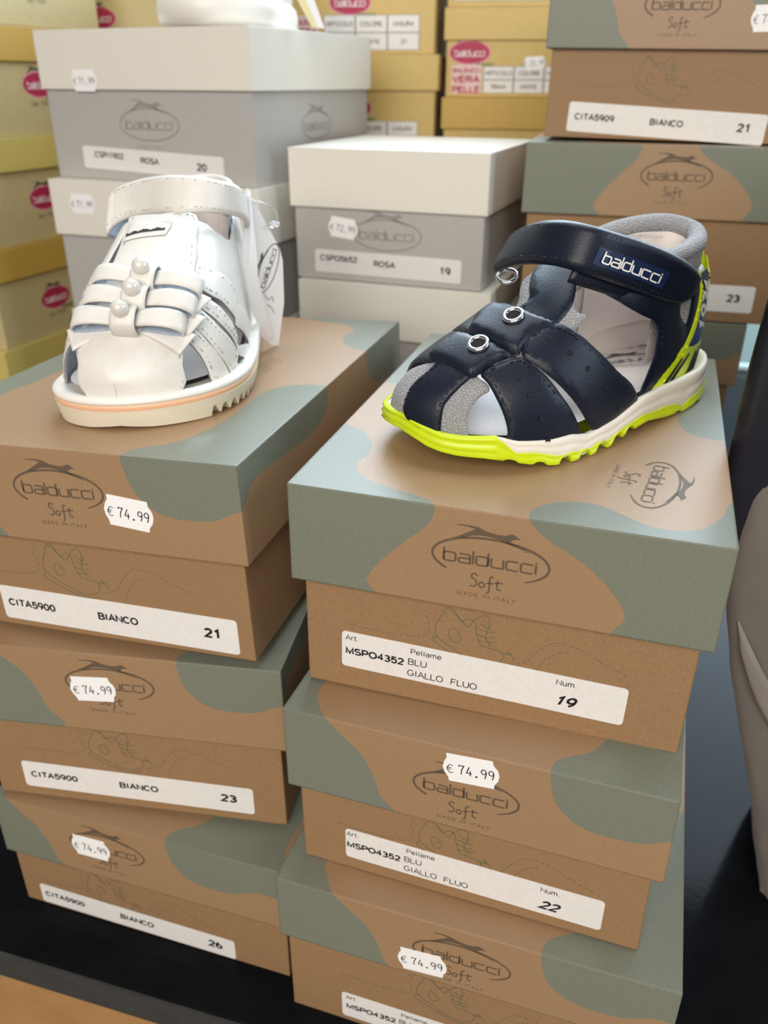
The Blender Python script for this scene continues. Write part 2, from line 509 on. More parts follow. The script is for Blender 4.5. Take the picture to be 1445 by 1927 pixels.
def price(s, h):
    """thin figures of a price gun, centred"""
    out, x = [], 0
    for q in EURO: out.append(ribbon(smooth_poly(q, 3, False) if len(q) > 2 else q, .75))
    x = 11.5
    for c in s:
        for q in DIG[c]:
            out.append(shift(ribbon(smooth_poly(q, 3, False) if c in '9250' else q, .95 if c != '.' else 1.0), x, 0))
        x += 6.6
    w = x - 1.5
    return [shift(o, -w / 2 * h / 10, -h / 2, 0, h / 10) for o in out]

def on_front(mb, shapes, cx, cz, m, off=-.12, ang=0.0, k=1.0, y=0.0):
    for sh in shapes:
        vs, fs = shift(sh, cx, cz, ang, k)
        mb.add([(x, y + off, z) for x, z in vs], fs, m)

def on_top(mb, shapes, cx, cy, m, off=.12, ang=0.0, k=1.0, z=0.0):
    for sh in shapes:
        vs, fs = shift(sh, cx, cy, ang, k)
        mb.add([(x, y, z + off) for x, y in vs], fs, m)

def round_rect(w, h, r, n=5):
    pts = []
    for cx, cy, a in ((w / 2 - r, -h / 2 + r, -90), (w / 2 - r, h / 2 - r, 0), (-w / 2 + r, h / 2 - r, 90), (-w / 2 + r, -h / 2 + r, 180)):
        pts += arc(cx, cy, r, r, a, a + 90, n)
    return pts

def plate(mb, outline, cx, cz, ang, m, y0, t):
    """thin card of real thickness on a front face; outline in its own 2-D frame"""
    vs, fs = ngon(outline)
    v2, _ = shift((vs, fs), cx, cz, ang)
    mb.add([(x, y0 - t, z) for x, z in v2], fs, m)
    o2, _ = shift((outline, None), cx, cz, ang)
    n = len(o2)
    mb.add([(x, y0 - t, z) for x, z in o2] + [(x, y0, z) for x, z in o2], [(i, (i + 1) % n, n + (i + 1) % n, n + i) for i in range(n)], m)

def tag_outline(w, h):
    """price-gun label: straight top and bottom, wavy ends"""
    pts = [(-w / 2 + .6, h / 2), (w / 2 - 1.6, h / 2)]
    pts += [(w / 2 - 1.2, h * .34), (w / 2 + .6, h * .18), (w / 2 + 1.2, 0), (w / 2 + .6, -h * .2), (w / 2 - 1.0, -h * .36), (w / 2 - 1.2, -h / 2)]
    pts += [(-w / 2 + 1.4, -h / 2), (-w / 2 + 1.0, -h * .36), (-w / 2 - .6, -h * .18), (-w / 2 - 1.2, 0), (-w / 2 - .4, h * .2), (-w / 2 + .8, h * .34)]
    return pts
# ------------------------------------------------------------------ the room: floor, back wall, display table
YAW = -15.9           # the table's front edge runs at this angle
def table_pt(s, t):
    """s along the front edge, t back from it (units)"""
    ca, sa = cos(rad(YAW)), sin(rad(YAW))
    return (-151.25 + s * ca - t * sa, 293.45 + s * sa + t * ca)

FLOORM = mat('floor_vinyl', srgb(150, 138, 124), 0.4, srgb(138, 126, 112), 6, 0.05, 60)
WALLM = mat('pale_blue_paint', srgb(190, 222, 226), 0.5, srgb(184, 217, 222), 8, 0.05, 90)
TABM = mat('black_lacquer', srgb(17, 18, 21), 0.12, srgb(24, 25, 28), 30, 0.03, 300, round_edge=0.0015, spec=0.035, speck=(srgb(70, 70, 70), 260, 0.74))
EDGEM = mat('table_edge_band', srgb(58, 59, 58), 0.5, srgb(50, 51, 50), 120, 0.1, 500)
LIPM = mat('lip_reflection', srgb(200, 222, 226), 0.3)  # rounded table edge painted pale for the bright reflection along it
CARTM = mat('carton', srgb(178, 136, 84), 0.6, srgb(166, 124, 74), 40, 0.08, 600)

mb = MB(); mb.box(-2600, 2600, -1600, 3000, -451 - 965, -451 - 961.5, FLOORM)
o = mb.build('floor'); o.location = W(0, 0, 0); struct(o)
mb = MB(); mb.box(-2600, 2600, 2500, 2540, -1412.4, 1400, WALLM)
o = mb.build('wall_back'); o.location = W(0, 0, 0); struct(o)

def build_table():
    t = thing('display_table', 'long black lacquered display table under all the shoe boxes', 'table')
    ca, sa = cos(rad(YAW)), sin(rad(YAW))
    def slab(name, s0, s1, t0, t1, z0, z1, m):
        mb = MB()
        vs = []
        for z in (z0, z1):
            for s, q in ((s0, t0), (s1, t0), (s1, t1), (s0, t1)):
                x, y = table_pt(s, q)
                vs.append((x, y, z))
        mb.add(vs, [(3, 2, 1, 0), (4, 5, 6, 7), (0, 1, 5, 4), (1, 2, 6, 5), (2, 3, 7, 6), (3, 0, 4, 7)], m)
        return mb.build(name, t)
    slab('table_top', -1000, 1000, 2, 1305, -20, 0, TABM)
    slab('front_edge', -1000, 1000, 0, 1.9, -21.5, -.6, EDGEM)
    for s in (-960, 900):
        for q in (120, 1220):
            slab('leg', s, s + 60, q, q + 60, -961.5, -20.2, TABM)
    mb = MB()
    a = table_pt(-1000, 1307); b = table_pt(1000, 1307)
    mb.tube([(a[0], a[1], 4), (b[0], b[1], 4)], 7, LIPM, 12)
    mb.build('back_lip', t)
build_table()

# ------------------------------------------------------------------ shoe boxes
PB = [  # outlines of the sage shapes on the flat net of a lid 175 x 240 (front flap is y < 0)
    [(35, 2), (36, -8), (39, -17), (47, -25), (58, -28), (74, -27), (88, -21), (109, -20), (107, 1), (99.5, 13), (100.5, 38), (103.5, 69), (102.5, 93), (96, 105), (87, 104), (77, 105), (66, 99), (60, 86), (60, 59), (57, 35), (50, 18), (38, 9)],
    [(-67, 2), (-57, -8), (-49, -15), (-43, -26), (-40, -37), (-39, -52), (-150, -52), (-150, 60), (-118, 90), (-102, 128), (-87, 134), (-74, 131), (-67, 118), (-67, 86), (-71, 63), (-75, 19), (-73, 11)],
    [(-12, 238), (-13, 231), (-19, 224), (-27, 220), (-37, 220), (-47, 226), (-57, 232), (-68, 232), (-76, 227), (-83, 215), (-87, 201), (-100, 196), (-150, 192), (-150, 292), (-55, 292), (-53, 277), (-47, 267), (-36, 257), (-24, 250), (-15, 244)],
    [(25, 240), (27, 249), (36, 258), (47, 270), (53, 280), (54, 292), (150, 292), (150, 240), (122, 238), (111, 187), (100, 172), (91, 168), (87, 170), (77, 175), (68, 187), (65, 200), (66, 213), (60, 224), (45, 231), (34, 234)]]

def lid_net(mb, Wd, D, h, base, ink, blobs):
    x0, x1 = -Wd / 2, Wd / 2
    rects = [[(x0, 0), (x1, 0), (x1, D), (x0, D)], [(x0, -h), (x1, -h), (x1, 0), (x0, 0)], [(x0, D), (x1, D), (x1, D + h), (x0, D + h)],
             [(x0 - h, 0), (x0, 0), (x0, D), (x0 - h, D)], [(x1, 0), (x1 + h, 0), (x1 + h, D), (x1, D)]]
    v, f = cdt(rects + blobs)
    parts = ('t', 'f', 'b', 'l', 'r')
    fold = {'t': lambda x, y: (x, y, 0), 'f': lambda x, y: (x, 0, y), 'b': lambda x, y: (x, D, D - y), 'l': lambda x, y: (x0, y, x - x0), 'r': lambda x, y: (x1, y, x1 - x)}
    bys = {}
    for t in f:
        c = (sum(v[i][0] for i in t) / len(t), sum(v[i][1] for i in t) / len(t))
        for pn, rc in zip(parts, rects):
            if rc[0][0] < c[0] < rc[1][0] and rc[0][1] < c[1] < rc[2][1]:
                k = any(inside(c, b) for b in blobs)
                bys.setdefault((pn, k), []).append(t)
    for (pn, k), ts in bys.items():
        idx = {}
        vs, fs = [], []
        for t in ts:
            q = []
            for i in t:
                if i not in idx:
                    idx[i] = len(vs); vs.append(fold[pn](v[i][0], v[i][1]))
                q.append(idx[i])
            fs.append(q)
        mb.add(vs, fs, ink if k else base)

def shell_inside(mb, Wd, D, h, t, m):
    x, o = Wd / 2, []
    ring = lambda i, z: [(-x + i, i, z), (x - i, i, z), (x - i, D - i, z), (-x + i, D - i, z)]
    vs = ring(0, -h) + ring(t, -h) + ring(t, -t)
    fs = []
    for k in range(4):
        l = (k + 1) % 4
        fs += [(k, l, 4 + l, 4 + k)[::-1], (4 + k, 4 + l, 8 + l, 8 + k)[::-1]]
    fs.append((8, 9, 10, 11)[::-1])
    mb.add(vs, fs, m)

def sticker(parent, x, z, w, h, ang, y, words):
    mb = MB()
    plate(mb, round_rect(w, h, 1.9), x, z, ang, PAPER, y, .18)
    for s, tx, tz, size, bold, shear in words:
        sh = shift(text2d(s, size, bold, shear), tx, tz)
        on_front(mb, [sh], x, z, BLACK_INK, -.3, ang, 1, y)
    return mb.build('size_label', parent)

def price_tag(parent, x, z, ang, y, txt='74.99', w=22.4, h=15.2):
    mb = MB()
    plate(mb, tag_outline(w, h), x, z, ang, TAGP, y, .22)
    on_front(mb, price(txt, 4.9), x - .2, z - .4, BLACK_INK, -.34, ang, 1, y)
    return mb.build('price_tag', parent)

def words_bianco(art, num, col='BIANCO'):
    return [(art, -61.5, -1.8, 4.3, .024, 0), (col, -9.5, -1.9, 4.3, .024, 0), (num, 48.5, -2.3, 5.6, .03, 0)]
def words_blu(num):
    return [('Art.', -61, 5.2, 2.9, 0, 0), ('MSPO4352', -60.8, -2.6, 3.9, .024, 0), ('Pellame', -30.5, 4.6, 2.9, 0, 0), ('BLU', -31.5, -1.4, 3.5, 0, 0), ('GIALLO  FLUO', -31.5, -7.6, 3.5, 0, 0),
            ('Num.', 33.5, 4.6, 2.9, 0, 0), (num, 33.5, -6.2, 5.6, .022, .35)]

def soft_box(label, pos, rot, Wd, D, hl, hb, ins, kind, group, px=1.0, lx=0, lz=-20, words=None, lab=(0, -90, 126, 19.4, -.8), tag=None, top_logo=False, swirl=False, cx=0):
    t = thing('shoe_box', label, 'shoe box', pos, rot, group)
    blobs = [smooth_poly([(x * px * (1 if kind == 'B' else -1), y if kind == 'B' else 240 - y) for x, y in pb], 5) for pb in PB]
    if D != 240: blobs = [[(x, y * D / 240 if 0 < y < 240 else (y if y <= 0 else y - 240 + D)) for x, y in pb] for pb in blobs]
    if cx: blobs = [[(x + cx, y) for x, y in pb] for pb in blobs]
    mb = MB()
    lid_net(mb, Wd, D, hl, KRAFT, SAGE, blobs)
    shell_inside(mb, Wd, D, hl, 1.3, KRAFT)
    on_front(mb, logo(), lx, lz, INK)
    if top_logo:
        on_top(mb, logo(), 57.5, 47, INK, .12, -97)
    if swirl:
        for r in (5.5, 3.4, 1.6):
            on_top(mb, [ribbon(arc(46, 138, r, r * 2.4, 30, 340, 30), .5)], 0, 0, INKS)
    mb.build('lid', t)
    mb = MB()
    x = Wd / 2 - ins
    mb.box(-x, x, ins, D - ins, -hl - hb, -1.6, KRAFTB)
    on_front(mb, [s for s in sketch()], lx - 3, -hl - 16, INKG, -.12, 0, 1, ins)
    mb.build('body', t)
    if words: sticker(t, *lab, ins, words)
    if tag: price_tag(t, *tag)
    return t

GF = 'kraft boxes stacked in front at the left'
GR = 'kraft boxes stacked in front at the right'
GB = 'kraft boxes stacked behind at the right'
R1 = ((43.5, 285.9, -148.0), (-17.29, .28, .32))
L1 = ((-149.2, 340.9, -145.2), (-16.34, -.32, -2.3))
soft_box('kraft and sage shoe box under the navy sandal, top of its stack', *R1, 175, 237.8, 46, 57.2, 4.6, 'A', GR, lx=-1.4, lz=-21.2, words=words_blu('19'), lab=(-3.5, -83, 125.8, 19.5, -.9), top_logo=True)
soft_box('kraft shoe box numbered 22, second below the navy sandal', (35.6, 267.1, -251.4), (-19.16, .1, -.5), 171.6, 240, 46, 50.9, 4.4, 'B', GR, lx=0, lz=-23.6, words=words_blu('22'), lab=(2.7, -80.6, 123.6, 19.1, -.6), tag=(1.9, -10, 3.8, 0))
soft_box('kraft shoe box at the bottom of the stack with the navy sandal', (38.2, 254.0, -348.9), (-18.07, 0, -.3), 191.1, 240, 41.4, 60.0, 3.2, 'B', GR, lx=-1.2, lz=-20.3, words=words_blu('23'), lab=(-.5, -88, 127, 19.5, 0), tag=(-20, -30.4, 4.2, 0))
soft_box('kraft and sage shoe box under the white sandal, top of its stack', *L1, 184.2, 250.5, 47.8, 54.5, 4.2, 'B', GF, px=1.05, lx=1, lz=-19.8, words=words_bianco('CITA5900', '21'), lab=(14.4, -89.6, 131.5, 19.4, -.6), tag=(36.1, -27.7, -5.8, 0), swirl=True)
soft_box('kraft shoe box numbered 23, middle of the stack with the white sandal', (-136.0, 333.6, -252.0), (-8.95, 0, -.6), 176.1, 240, 50, 57.5, 4.6, 'B', GF, lx=-2, lz=-18.6, words=words_bianco('CITA5900', '23'), lab=(-.6, -92.4, 133, 18.4, -.6), tag=(-11.5, -22.4, 4, 0))
soft_box('kraft shoe box numbered 26, bottom of the stack with the white sandal', (-136.3, 322.7, -362.2), (-16.93, 0, .1), 180.5, 240, 43.8, 44.4, 3.0, 'B', GF, lx=-18.3, lz=-19.4, words=words_bianco('CITA5900', '26'), lab=(-11, -79.5, 130, 15.6, -.3), tag=(-28.9, -21.5, 1, 0), cx=-15)
soft_box('kraft shoe box numbered CITA5909 on top of the rear right stack', (195.3, 637.4, 66.5), (-15.62, 0, .8), 175, 240, 47, 56.0, 4.4, 'B', GB, lx=-1.5, lz=-21.4, words=words_bianco('CITA5909', '21'), lab=(-1.2, -92, 133, 19.1, -2.3), tag=(54.5, -29, 2, 0))
soft_box('wide kraft box with number 23, half hidden behind the navy sandal', (184.2 + 15.5, 621.6 - 4.1, -38.5), (-14.66, 0, .3), 207, 240, 46.8, 70.6, 4.0, 'A', GB, lx=.5, lz=-19, words=words_bianco('CITA5909', '23'), lab=(0.5, -100.5, 133, 19, 0), cx=0)
soft_box('kraft shoe box in shade under the wide box, rear right stack', (180.1, 629.5, -157.0), (-17.83, 0, 0), 175, 240, 46.2, 57.6, 4.5, 'B', GB)
HK = 'kraft shoe box low in the rear right stack, behind the front stack'
for k in range(2):
    soft_box(HK, (182 - 3 * k, 632, -261.4 - 94.8 * k), (-17.5, 0, 0), 175, 240, 44, 50.5, 4.5, 'B', GB)

def pale_box(label, pos, rot, Wd, D, hl, hb, ins, group, words=None, lab=None, tag=None, mark=None, side=False):
    t = thing('shoe_box', label, 'shoe box', pos, rot, group)
    mb = MB()
    lid_net(mb, Wd, D, hl, CREAM, CREAM, [])
    shell_inside(mb, Wd, D, hl, 1.3, CREAM)
    mb.build('lid', t)
    mb = MB()
    x = Wd / 2 - ins
    mb.box(-x, x, ins, D - ins, -hl - hb, -1.6, GREYC)
    if mark:
        on_front(mb, logo(True, False), *mark, GINK, -.12, 0, 1.2, ins)
        on_front(mb, [centred(text2d('MADE IN ITALY', 2.4, 0, 0, 1.2))], mark[0], mark[1] - 17.5, GINK, -.12, 0, 1, ins)
    if side:   # the same mark on the right-hand side
        for sh in logo(True, False):
            vs, fs = shift(sh, D * .5, -hl - 26, 0, 1.1)
            mb.add([(x + .12, q, z) for q, z in vs], fs, GINK)
    mb.build('body', t)
    if words: sticker(t, *lab, ins, words)
    if tag: price_tag(t, *tag)
    return t

def words_rosa(art, num):
    return [(art, -56, .2, 4.6, .02, 0), ('ROSA', -10, -1.5, 4.8, .02, 0), (num, 44, -3.2, 5.8, .025, 0)]
GG = 'grey boxes with white lids at the left'
GM = 'grey boxes with white lids in the middle'
pale_box('grey box with white lid carrying the white shoe at top left', (-187.6, 717.7, 34.6), (-24.08, 0, 0), 199.6, 202.5, 41.6, 66.2, 2.6, GG, words_rosa('CSPI1902', '20'), (0, -93.1, 137, 16.8, -1.9), (-54.4, -35.3, 0, 0, '71.99'), (2, -65.7), True)
pale_box('grey box with white lid just above the white sandal', (-188.2, 709.4, -73.4), (-20.54, 0, 0), 197.2, 208, 43.6, 64.3, 3.0, GG, None, None, (-67.3, -18.2, 0, 0, '71.99'))
for k in range(3):
    pale_box('grey box with white lid low behind the white sandal', (-187 + 2 * k, 711, -181.6 - 89.8 * k), (-21, 0, 0), 198, 205, 38, 51.6, 3.0, GG)
pale_box('white lidded grey box labelled ROSA 19, upper one of the middle stack', (-.2, 668.3, -45.3), (-20.64, .3, 0), 159.6, 160.4, 42.4, 55.0, 2.8, GM, words_rosa('CSPO5652', '19'), (-.1, -83.6, 122, 17.5, -.4), (-36.3, -57.2, -6.2, 2.8, '72.99'), (0, -60.8))
pale_box('white lidded grey box under the ROSA 19 box, middle stack', (5.0, 664.8, -143.3), (-18.87, 0, 0), 159.4, 172, 43.2, 53.1, 3.1, GM)
for k in range(2):
    pale_box('white lidded grey box at the foot of the middle stack', (4 - 3 * k, 666.5, -239.9 - 105.6 * k), (-19, 0, 0), 159, 172, 45, 60.3, 3.2, GM)

def oval_mark(mb, x, z, w, y):
    """magenta oval with the word, hound above, tiny words below"""
    k = w / 41
    ov = lambda a, b: ngon(arc(0, 0, a, b, 0, 352, 44))
    on_front(mb, [ov(21, 11)], x, z, mat('pale_pink_ink', srgb(226, 150, 170), .5), -.08, 0, k, y)
    on_front(mb, [ov(19.8, 9.8)], x, z, PINK, -.16, 0, k, y)
    on_front(mb, [shift(r, 0, -3.2) for r in mark_word(30, .24)], x, z, WINK, -.26, 0, k, y)
    on_front(mb, [shift(ngon(HOUND), 0, 6.5, 0, .9)], x, z, GRN, -.12, 0, k, y)
    on_front(mb, [centred(text2d('Dal 1934', 4, 0, 0, 1.1))], x - 1 * k, z - 17.5 * k, GRN, -.12, 0, k, y)
    on_front(mb, [centred(text2d('SPORT', 4, .03, .2))], x + 16 * k, z - 13 * k, mat('leaf_ink', srgb(96, 128, 84), .5), -.2, 0, k, y)

def yellow_box(label, pos, yaw, Wd, D, hl, hb, ins, group, mark=None, table=None, red=None, lidm=None, tag=None, bodym=None):
    t = thing('shoe_box', label, 'shoe box', pos, (yaw, 0, 0), group)
    mb = MB()
    lidm = lidm or YEL
    lid_net(mb, Wd, D, hl, lidm, lidm, [])
    shell_inside(mb, Wd, D, hl, 1.2, lidm)
    mb.build('lid', t)
    mb = MB()
    x = Wd / 2 - ins
    mb.box(-x, x, ins, D - ins, -hl - hb, -1.6, bodym or YEL)
    if mark: oval_mark(mb, *mark, 41, ins)
    mb.build('body', t)
    if table:
        xa, xb, za, zb, c1, c2 = table       # left, right, top, bottom, the two column lines
        mb = MB()
        mb.add([(xa, ins - .2, za), (xa, ins - .2, zb), (xb, ins - .2, zb), (xb, ins - .2, za)], [(0, 1, 2, 3)], mat('table_rule', srgb(150, 145, 140), .5))
        zm = (za + zb) / 2
        for a, b in ((xa, c1), (c1, c2), (c2, xb)):
            for p, q in ((za, zm), (zm, zb)):
                mb.add([(a + .9, ins - .3, p - .6), (a + .9, ins - .3, q + .6), (b - .9, ins - .3, q + .6), (b - .9, ins - .3, p - .6)], [(0, 1, 2, 3)], PAPER)
        for s, a, b, zz in (('ARTICOLO', xa, c1, (za + zm) / 2), ('COLORE', c1, c2, (za + zm) / 2), ('MISURA', c2, xb, (za + zm) / 2), ('78544', xa, c1, (zm + zb) / 2), ('WHITE', c1, c2, (zm + zb) / 2), ('21', c2, xb, (zm + zb) / 2)):
            sh = centred(text2d(s, 4.0, .01))
            on_front(mb, [sh], (a + b) / 2, zz - 2.1, BLACK_INK, -.4, 0, 1, ins)
        mb.build('size_table', t)
    if red:
        xa, xb, za, zb = red
        mb = MB()
        mb.add([(xa, ins - .25, za), (xa, ins - .25, zb), (xb, ins - .25, zb), (xb, ins - .25, za)], [(0, 1, 2, 3)], PKP)
        h = za - zb
        for s, f, sz in (('BALDUCCI', .2, .16), ('VERA', .52, .26), ('PELLE', .88, .26)):
            sh = text2d(s, h * sz, .03)
            w = max(q[0] for q in sh[0])
            on_front(mb, [shift(sh, xa + 1.5, za - h * f - h * sz * .4, 0, 1, (xb - xa - 3) / w)], 0, 0, PINK, -.35, 0, 1, ins)
        mb.build('leather_label', t)
    if tag: price_tag(t, *tag)
    return t

GY = 'yellow boxes along the left side'
ya = 69.5
yx, yy = cos(rad(ya)), sin(rad(ya))
def ypos(c, z): return (-316.1 + c * yx, 860 + c * yy, z)
yellow_box('yellow box at the top left corner, highest of the left stack', ypos(24, 130.2), ya, 155, 190, 28, 60, 2.5, GY, (-8, -52), bodym=YELS)
yellow_box('yellow box beside the white lid at upper left', ypos(-6, 41.8), ya, 155, 190, 27.5, 60, 2.5, GY, (6, -46), lidm=YELD, bodym=YELS)
yellow_box('yellow box third from the top at the left edge', ypos(-18, -46.0), ya, 155, 190, 28, 62.8, 2.5, GY, (1, -54), lidm=YELL, bodym=YELS)
yellow_box('ochre-lidded yellow box left of the white sandal', ypos(-25.5, -137.2), ya, 155, 190, 28.6, 60.6, 2.5, GY, (0, -55), lidm=YELD, bodym=YELS)
yellow_box('yellow lid low at the left edge behind the white sandal box', ypos(-28, -226.8), ya, 160, 190, 30, 52, 2.5, GY, lidm=YELL)
for k in range(2):
    yellow_box('yellow box at the foot of the left stack', ypos(-26, -309.2 - 70.8 * k), ya, 158, 190, 28, 42.4, 2.5, GY)

GC = 'yellow boxes against the back'
yc = -8.0
cx_, sx_ = cos(rad(yc)), sin(rad(yc))
def cpos(a, c, z): return (a[0] + c * cx_, a[1] + c * sx_, z)
CA = (-13.8, 948)
yellow_box('yellow box with a size table right of the paper tag, top of its stack', cpos(CA, -11, 111), yc, 150, 190, 28, 59.4, 2.5, GC, (-11, -43), (-38, 58, -53.5, -84, -6, 26), (-68, -43, -54, -84), bodym=YEL)
yellow_box('yellow box whose oval mark shows past the grey box corner', cpos(CA, -11, 23.4), yc, 155, 190, 32, 62, 3.2, GC, (-11, -48), (-38, 58, -60, -88, -6, 26))
for k in range(4):
    yellow_box('yellow box low in the back row, hidden by grey boxes', cpos(CA, -11, -70.8 - 95.0 * k), yc, 155, 190, 32, 62.8, 2.5, GC)
DA = (54 + 81, 950)
yellow_box('yellow box cut by the top of the photo beside the sage lid', cpos(DA, 0, 144.4), yc, 155, 190, 28, 51.5, 2.5, GC, None, (-70, 66, -48, -74, -30, 18))
yellow_box('golden box marked VERA PELLE behind the kraft stack', cpos(DA, 0, 64.6), yc, 155, 190, 28, 51, 2.8, GC, (-51.5, -39), (-37, 50, -51, -75.5, -6, 24), (-69, -38.5, -50, -76), tag=(14, -48, 3, 2.4, '25.99', 20, 11))
yellow_box('ochre lid directly below the VERA PELLE box', cpos((DA[0], DA[1] - 8), 0, -14.8), yc, 157, 190, 29, 51, 2.8, GC, lidm=YELD)
for k in range(4):
    yellow_box('yellow box low in the back row, hidden by grey boxes', cpos(DA, 0, -95.2 - 88.9 * k), yc, 155, 190, 30, 58.7, 2.5, GC)
ZA = (-204, 992)
yellow_box('olive-yellow box half hidden behind the white shoe', cpos(ZA, -97, 105), yc, 150, 190, 28, 60, 2.5, GC, (-1, -48), (-50, 60, -57, -80, -14, 22), bodym=YELS)
yellow_box('yellow box between the white shoe and the paper tag', cpos(ZA, 39, 105), yc, 118, 190, 28, 60, 2.5, GC, (-10, -46), (-54, 54, -48, -80, -18, 26), bodym=YELS)
for c, w_ in ((-97, 150), (39, 118)):
    for k in range(5):
        yellow_box('yellow box low in the back row, hidden by grey boxes', cpos(ZA, c, 16.8 - 93.5 * k), yc, w_, 190, 30, 63.2, 2.5, GC)
# ------------------------------------------------------------------ sandals: a foot-shaped surface that every strap is cut from
def interp(tab, x):
    if x <= tab[0][0]: return tab[0][1]
    for (x0, y0), (x1, y1) in zip(tab, tab[1:]):
        if x <= x1:
            return y0 + (y1 - y0) * (x - x0) / (x1 - x0)
    return tab[-1][1]

class Last:
    def __init__(s, L, yL, yR, zb, h, a, b):
        s.L = L
        s.N = N = 400
        def tab(t):
            q = [(math.acos(1 - 2 * min(1, max(0, x / L))) / pi, y) for x, y in t]
            v = [interp(q, i / N) for i in range(N + 1)]
            ks = range(-18, 19, 3)
            for _ in range(4):
                v = [sum(v[i + k] for k in ks) / 13 if 18 < i < N - 18 else v[i] for i in range(N + 1)]
            return v
        s.t = [tab(q) for q in (yL, yR, zb, h, a, b)]
    def g(s, k, u):
        q = min(max(u, 0), 1) * s.N
        i = min(int(q), s.N - 1)
        return s.t[k][i] * (1 - q + i) + s.t[k][i + 1] * (q - i)
    def pt(s, u, ph):
        yL, yR, zb, h, a, b = (s.g(k, u) for k in range(6))
        c, w = (yL + yR) / 2, (yL - yR) / 2
        X = s.L * (1 - cos(pi * min(max(u, 0), 1))) / 2
        co, si = cos(rad(ph)), sin(rad(ph))
        Y = c + w * abs(co) ** a * (1 if co >= 0 else -1)
        Z = zb + (h - zb) * si ** b if si >= 0 else zb + si * 16
        return Vector((X, Y, Z))
    def nrm(s, u, ph):
        e = .004
        u = min(max(u, e), 1 - e)
        n = (s.pt(u, ph + .6) - s.pt(u, ph - .6)).cross(s.pt(u + e, ph) - s.pt(u - e, ph))
        n = n.normalized() if n.length > 1e-9 else Vector((0, 0, 1))
        if u > .95:                      # at the very tip all sections close on one line: face forward
            n = n.lerp(Vector((.95, 0, .3)), min(1, (u - .95) / .044)).normalized()
        return n
    def at(s, u, ph, off=0.0):
        return s.pt(u, ph) + s.nrm(u, ph) * off

KU, KP = 1.35, 115 / 180      # (u, angle) -> roughly millimetres for triangulating

def seg_dist(p, poly):
    best = 1e9
    px, py = p
    j = len(poly) - 1
    for i in range(len(poly)):
        ax, ay = poly[j]; bx, by = poly[i]
        dx, dy = bx - ax, by - ay
        l2 = dx * dx + dy * dy
        t = 0 if l2 == 0 else max(0, min(1, ((px - ax) * dx + (py - ay) * dy) / l2))
        d = (px - ax - t * dx) ** 2 + (py - ay - t * dy) ** 2
        if d < best: best = d
        j = i
    return best ** .5

def plan(last, poly, n=3):
    ku = last.L * KU
    P = [(u * ku, p * KP) for u, p in poly]
    return smooth_poly(P, n) if n > 1 else P

def patch(mb, last, poly, m, base, th, edge=1.8, inner=None, grid=3.2, n=3, holes=(), low=.3):
    """a piece of leather or cloth cut along poly from the foot surface: outer face, cut edge and inner face"""
    ku = last.L * KU
    P = plan(last, poly, n)
    Q = []
    for a, b in zip(P, P[1:] + P[:1]):
        d = math.hypot(b[0] - a[0], b[1] - a[1])
        k = max(1, int(d / 2.2))
        if d < .15: continue
        Q += [(a[0] + (b[0] - a[0]) * i / k, a[1] + (b[1] - a[1]) * i / k) for i in range(k)]
    H = [plan(last, h, n) for h in holes]
    x0, x1 = min(q[0] for q in Q), max(q[0] for q in Q)
    y0, y1 = min(q[1] for q in Q), max(q[1] for q in Q)
    ex = []
    nx, ny = int((x1 - x0) / grid) + 1, int((y1 - y0) / grid) + 1
    loops = [Q] + H
    for i in range(nx + 1):
        for j in range(ny + 1):
            q = (x0 + (i + (.5 if j % 2 else 0)) * grid, y0 + j * grid)
            if inside(q, Q) and not any(inside(q, h) for h in H) and min(seg_dist(q, l) for l in loops) > .5:
                ex.append(q)
    # a ring of points just inside the cut so the edge rolls over
    for l in loops:
        for a, b, c in zip(l, l[1:] + l[:1], l[2:] + l[:2]):
            t = (c[0] - a[0], c[1] - a[1]); k = math.hypot(*t) or 1
            for s in (1, -1):
                q = (b[0] - t[1] / k * edge * .55 * s, b[1] + t[0] / k * edge * .55 * s)
                if inside(q, Q) and not any(inside(q, h) for h in H) and min(seg_dist(q, z) for z in loops) > edge * .4:
                    ex.append(q)
    v, f = cdt(loops, ex)
    ok = []
    for t in f:
        c = (sum(v[i][0] for i in t) / 3, sum(v[i][1] for i in t) / 3)
        if inside(c, Q) and not any(inside(c, h) for h in H): ok.append(t)
    prm = [(q[0] / ku, q[1] / KP) for q in v]
    dist = [min(seg_dist((q[0], q[1]), l) for l in loops) for q in v]
    S = [(last.pt(*q), last.nrm(*q)) for q in prm]
    prof = lambda d: low + (1 - low) * (1 - (1 - min(d / edge, 1)) ** 2) ** .5
    out = [p + n_ * (base + th * prof(d)) for (p, n_), d in zip(S, dist)]
    inn = [p + n_ * base for p, n_ in S]
    # orientation: the (u, angle) plane maps with flipped handedness
    mb.add(out, [tuple(t)[::-1] for t in ok], m, True)
    mb.add(inn, [tuple(t) for t in ok], inner or m, True)
    cnt = {}
    for t in ok:
        for a, b in ((t[0], t[1]), (t[1], t[2]), (t[2], t[0])):
            cnt[(a, b)] = 1
    rim = [(a, b) for a, b in cnt if (b, a) not in cnt]
    vs, fs = [], []
    for a, b in rim:
        k = len(vs)
        vs += [out[a], out[b], inn[b], inn[a]]
        fs.append((k, k + 1, k + 2, k + 3))
    mb.add(vs, fs, inner or m, False)

def inset(P, d):
    out = []
    N = len(P)
    area = sum(P[i][0] * P[(i + 1) % N][1] - P[(i + 1) % N][0] * P[i][1] for i in range(N))
    s = 1 if area > 0 else -1
    for i in range(N):
        a, c = P[i - 1], P[(i + 1) % N]
        t = (c[0] - a[0], c[1] - a[1]); k = math.hypot(*t) or 1
        out.append((P[i][0] - t[1] / k * d * s, P[i][1] + t[0] / k * d * s))
    return out

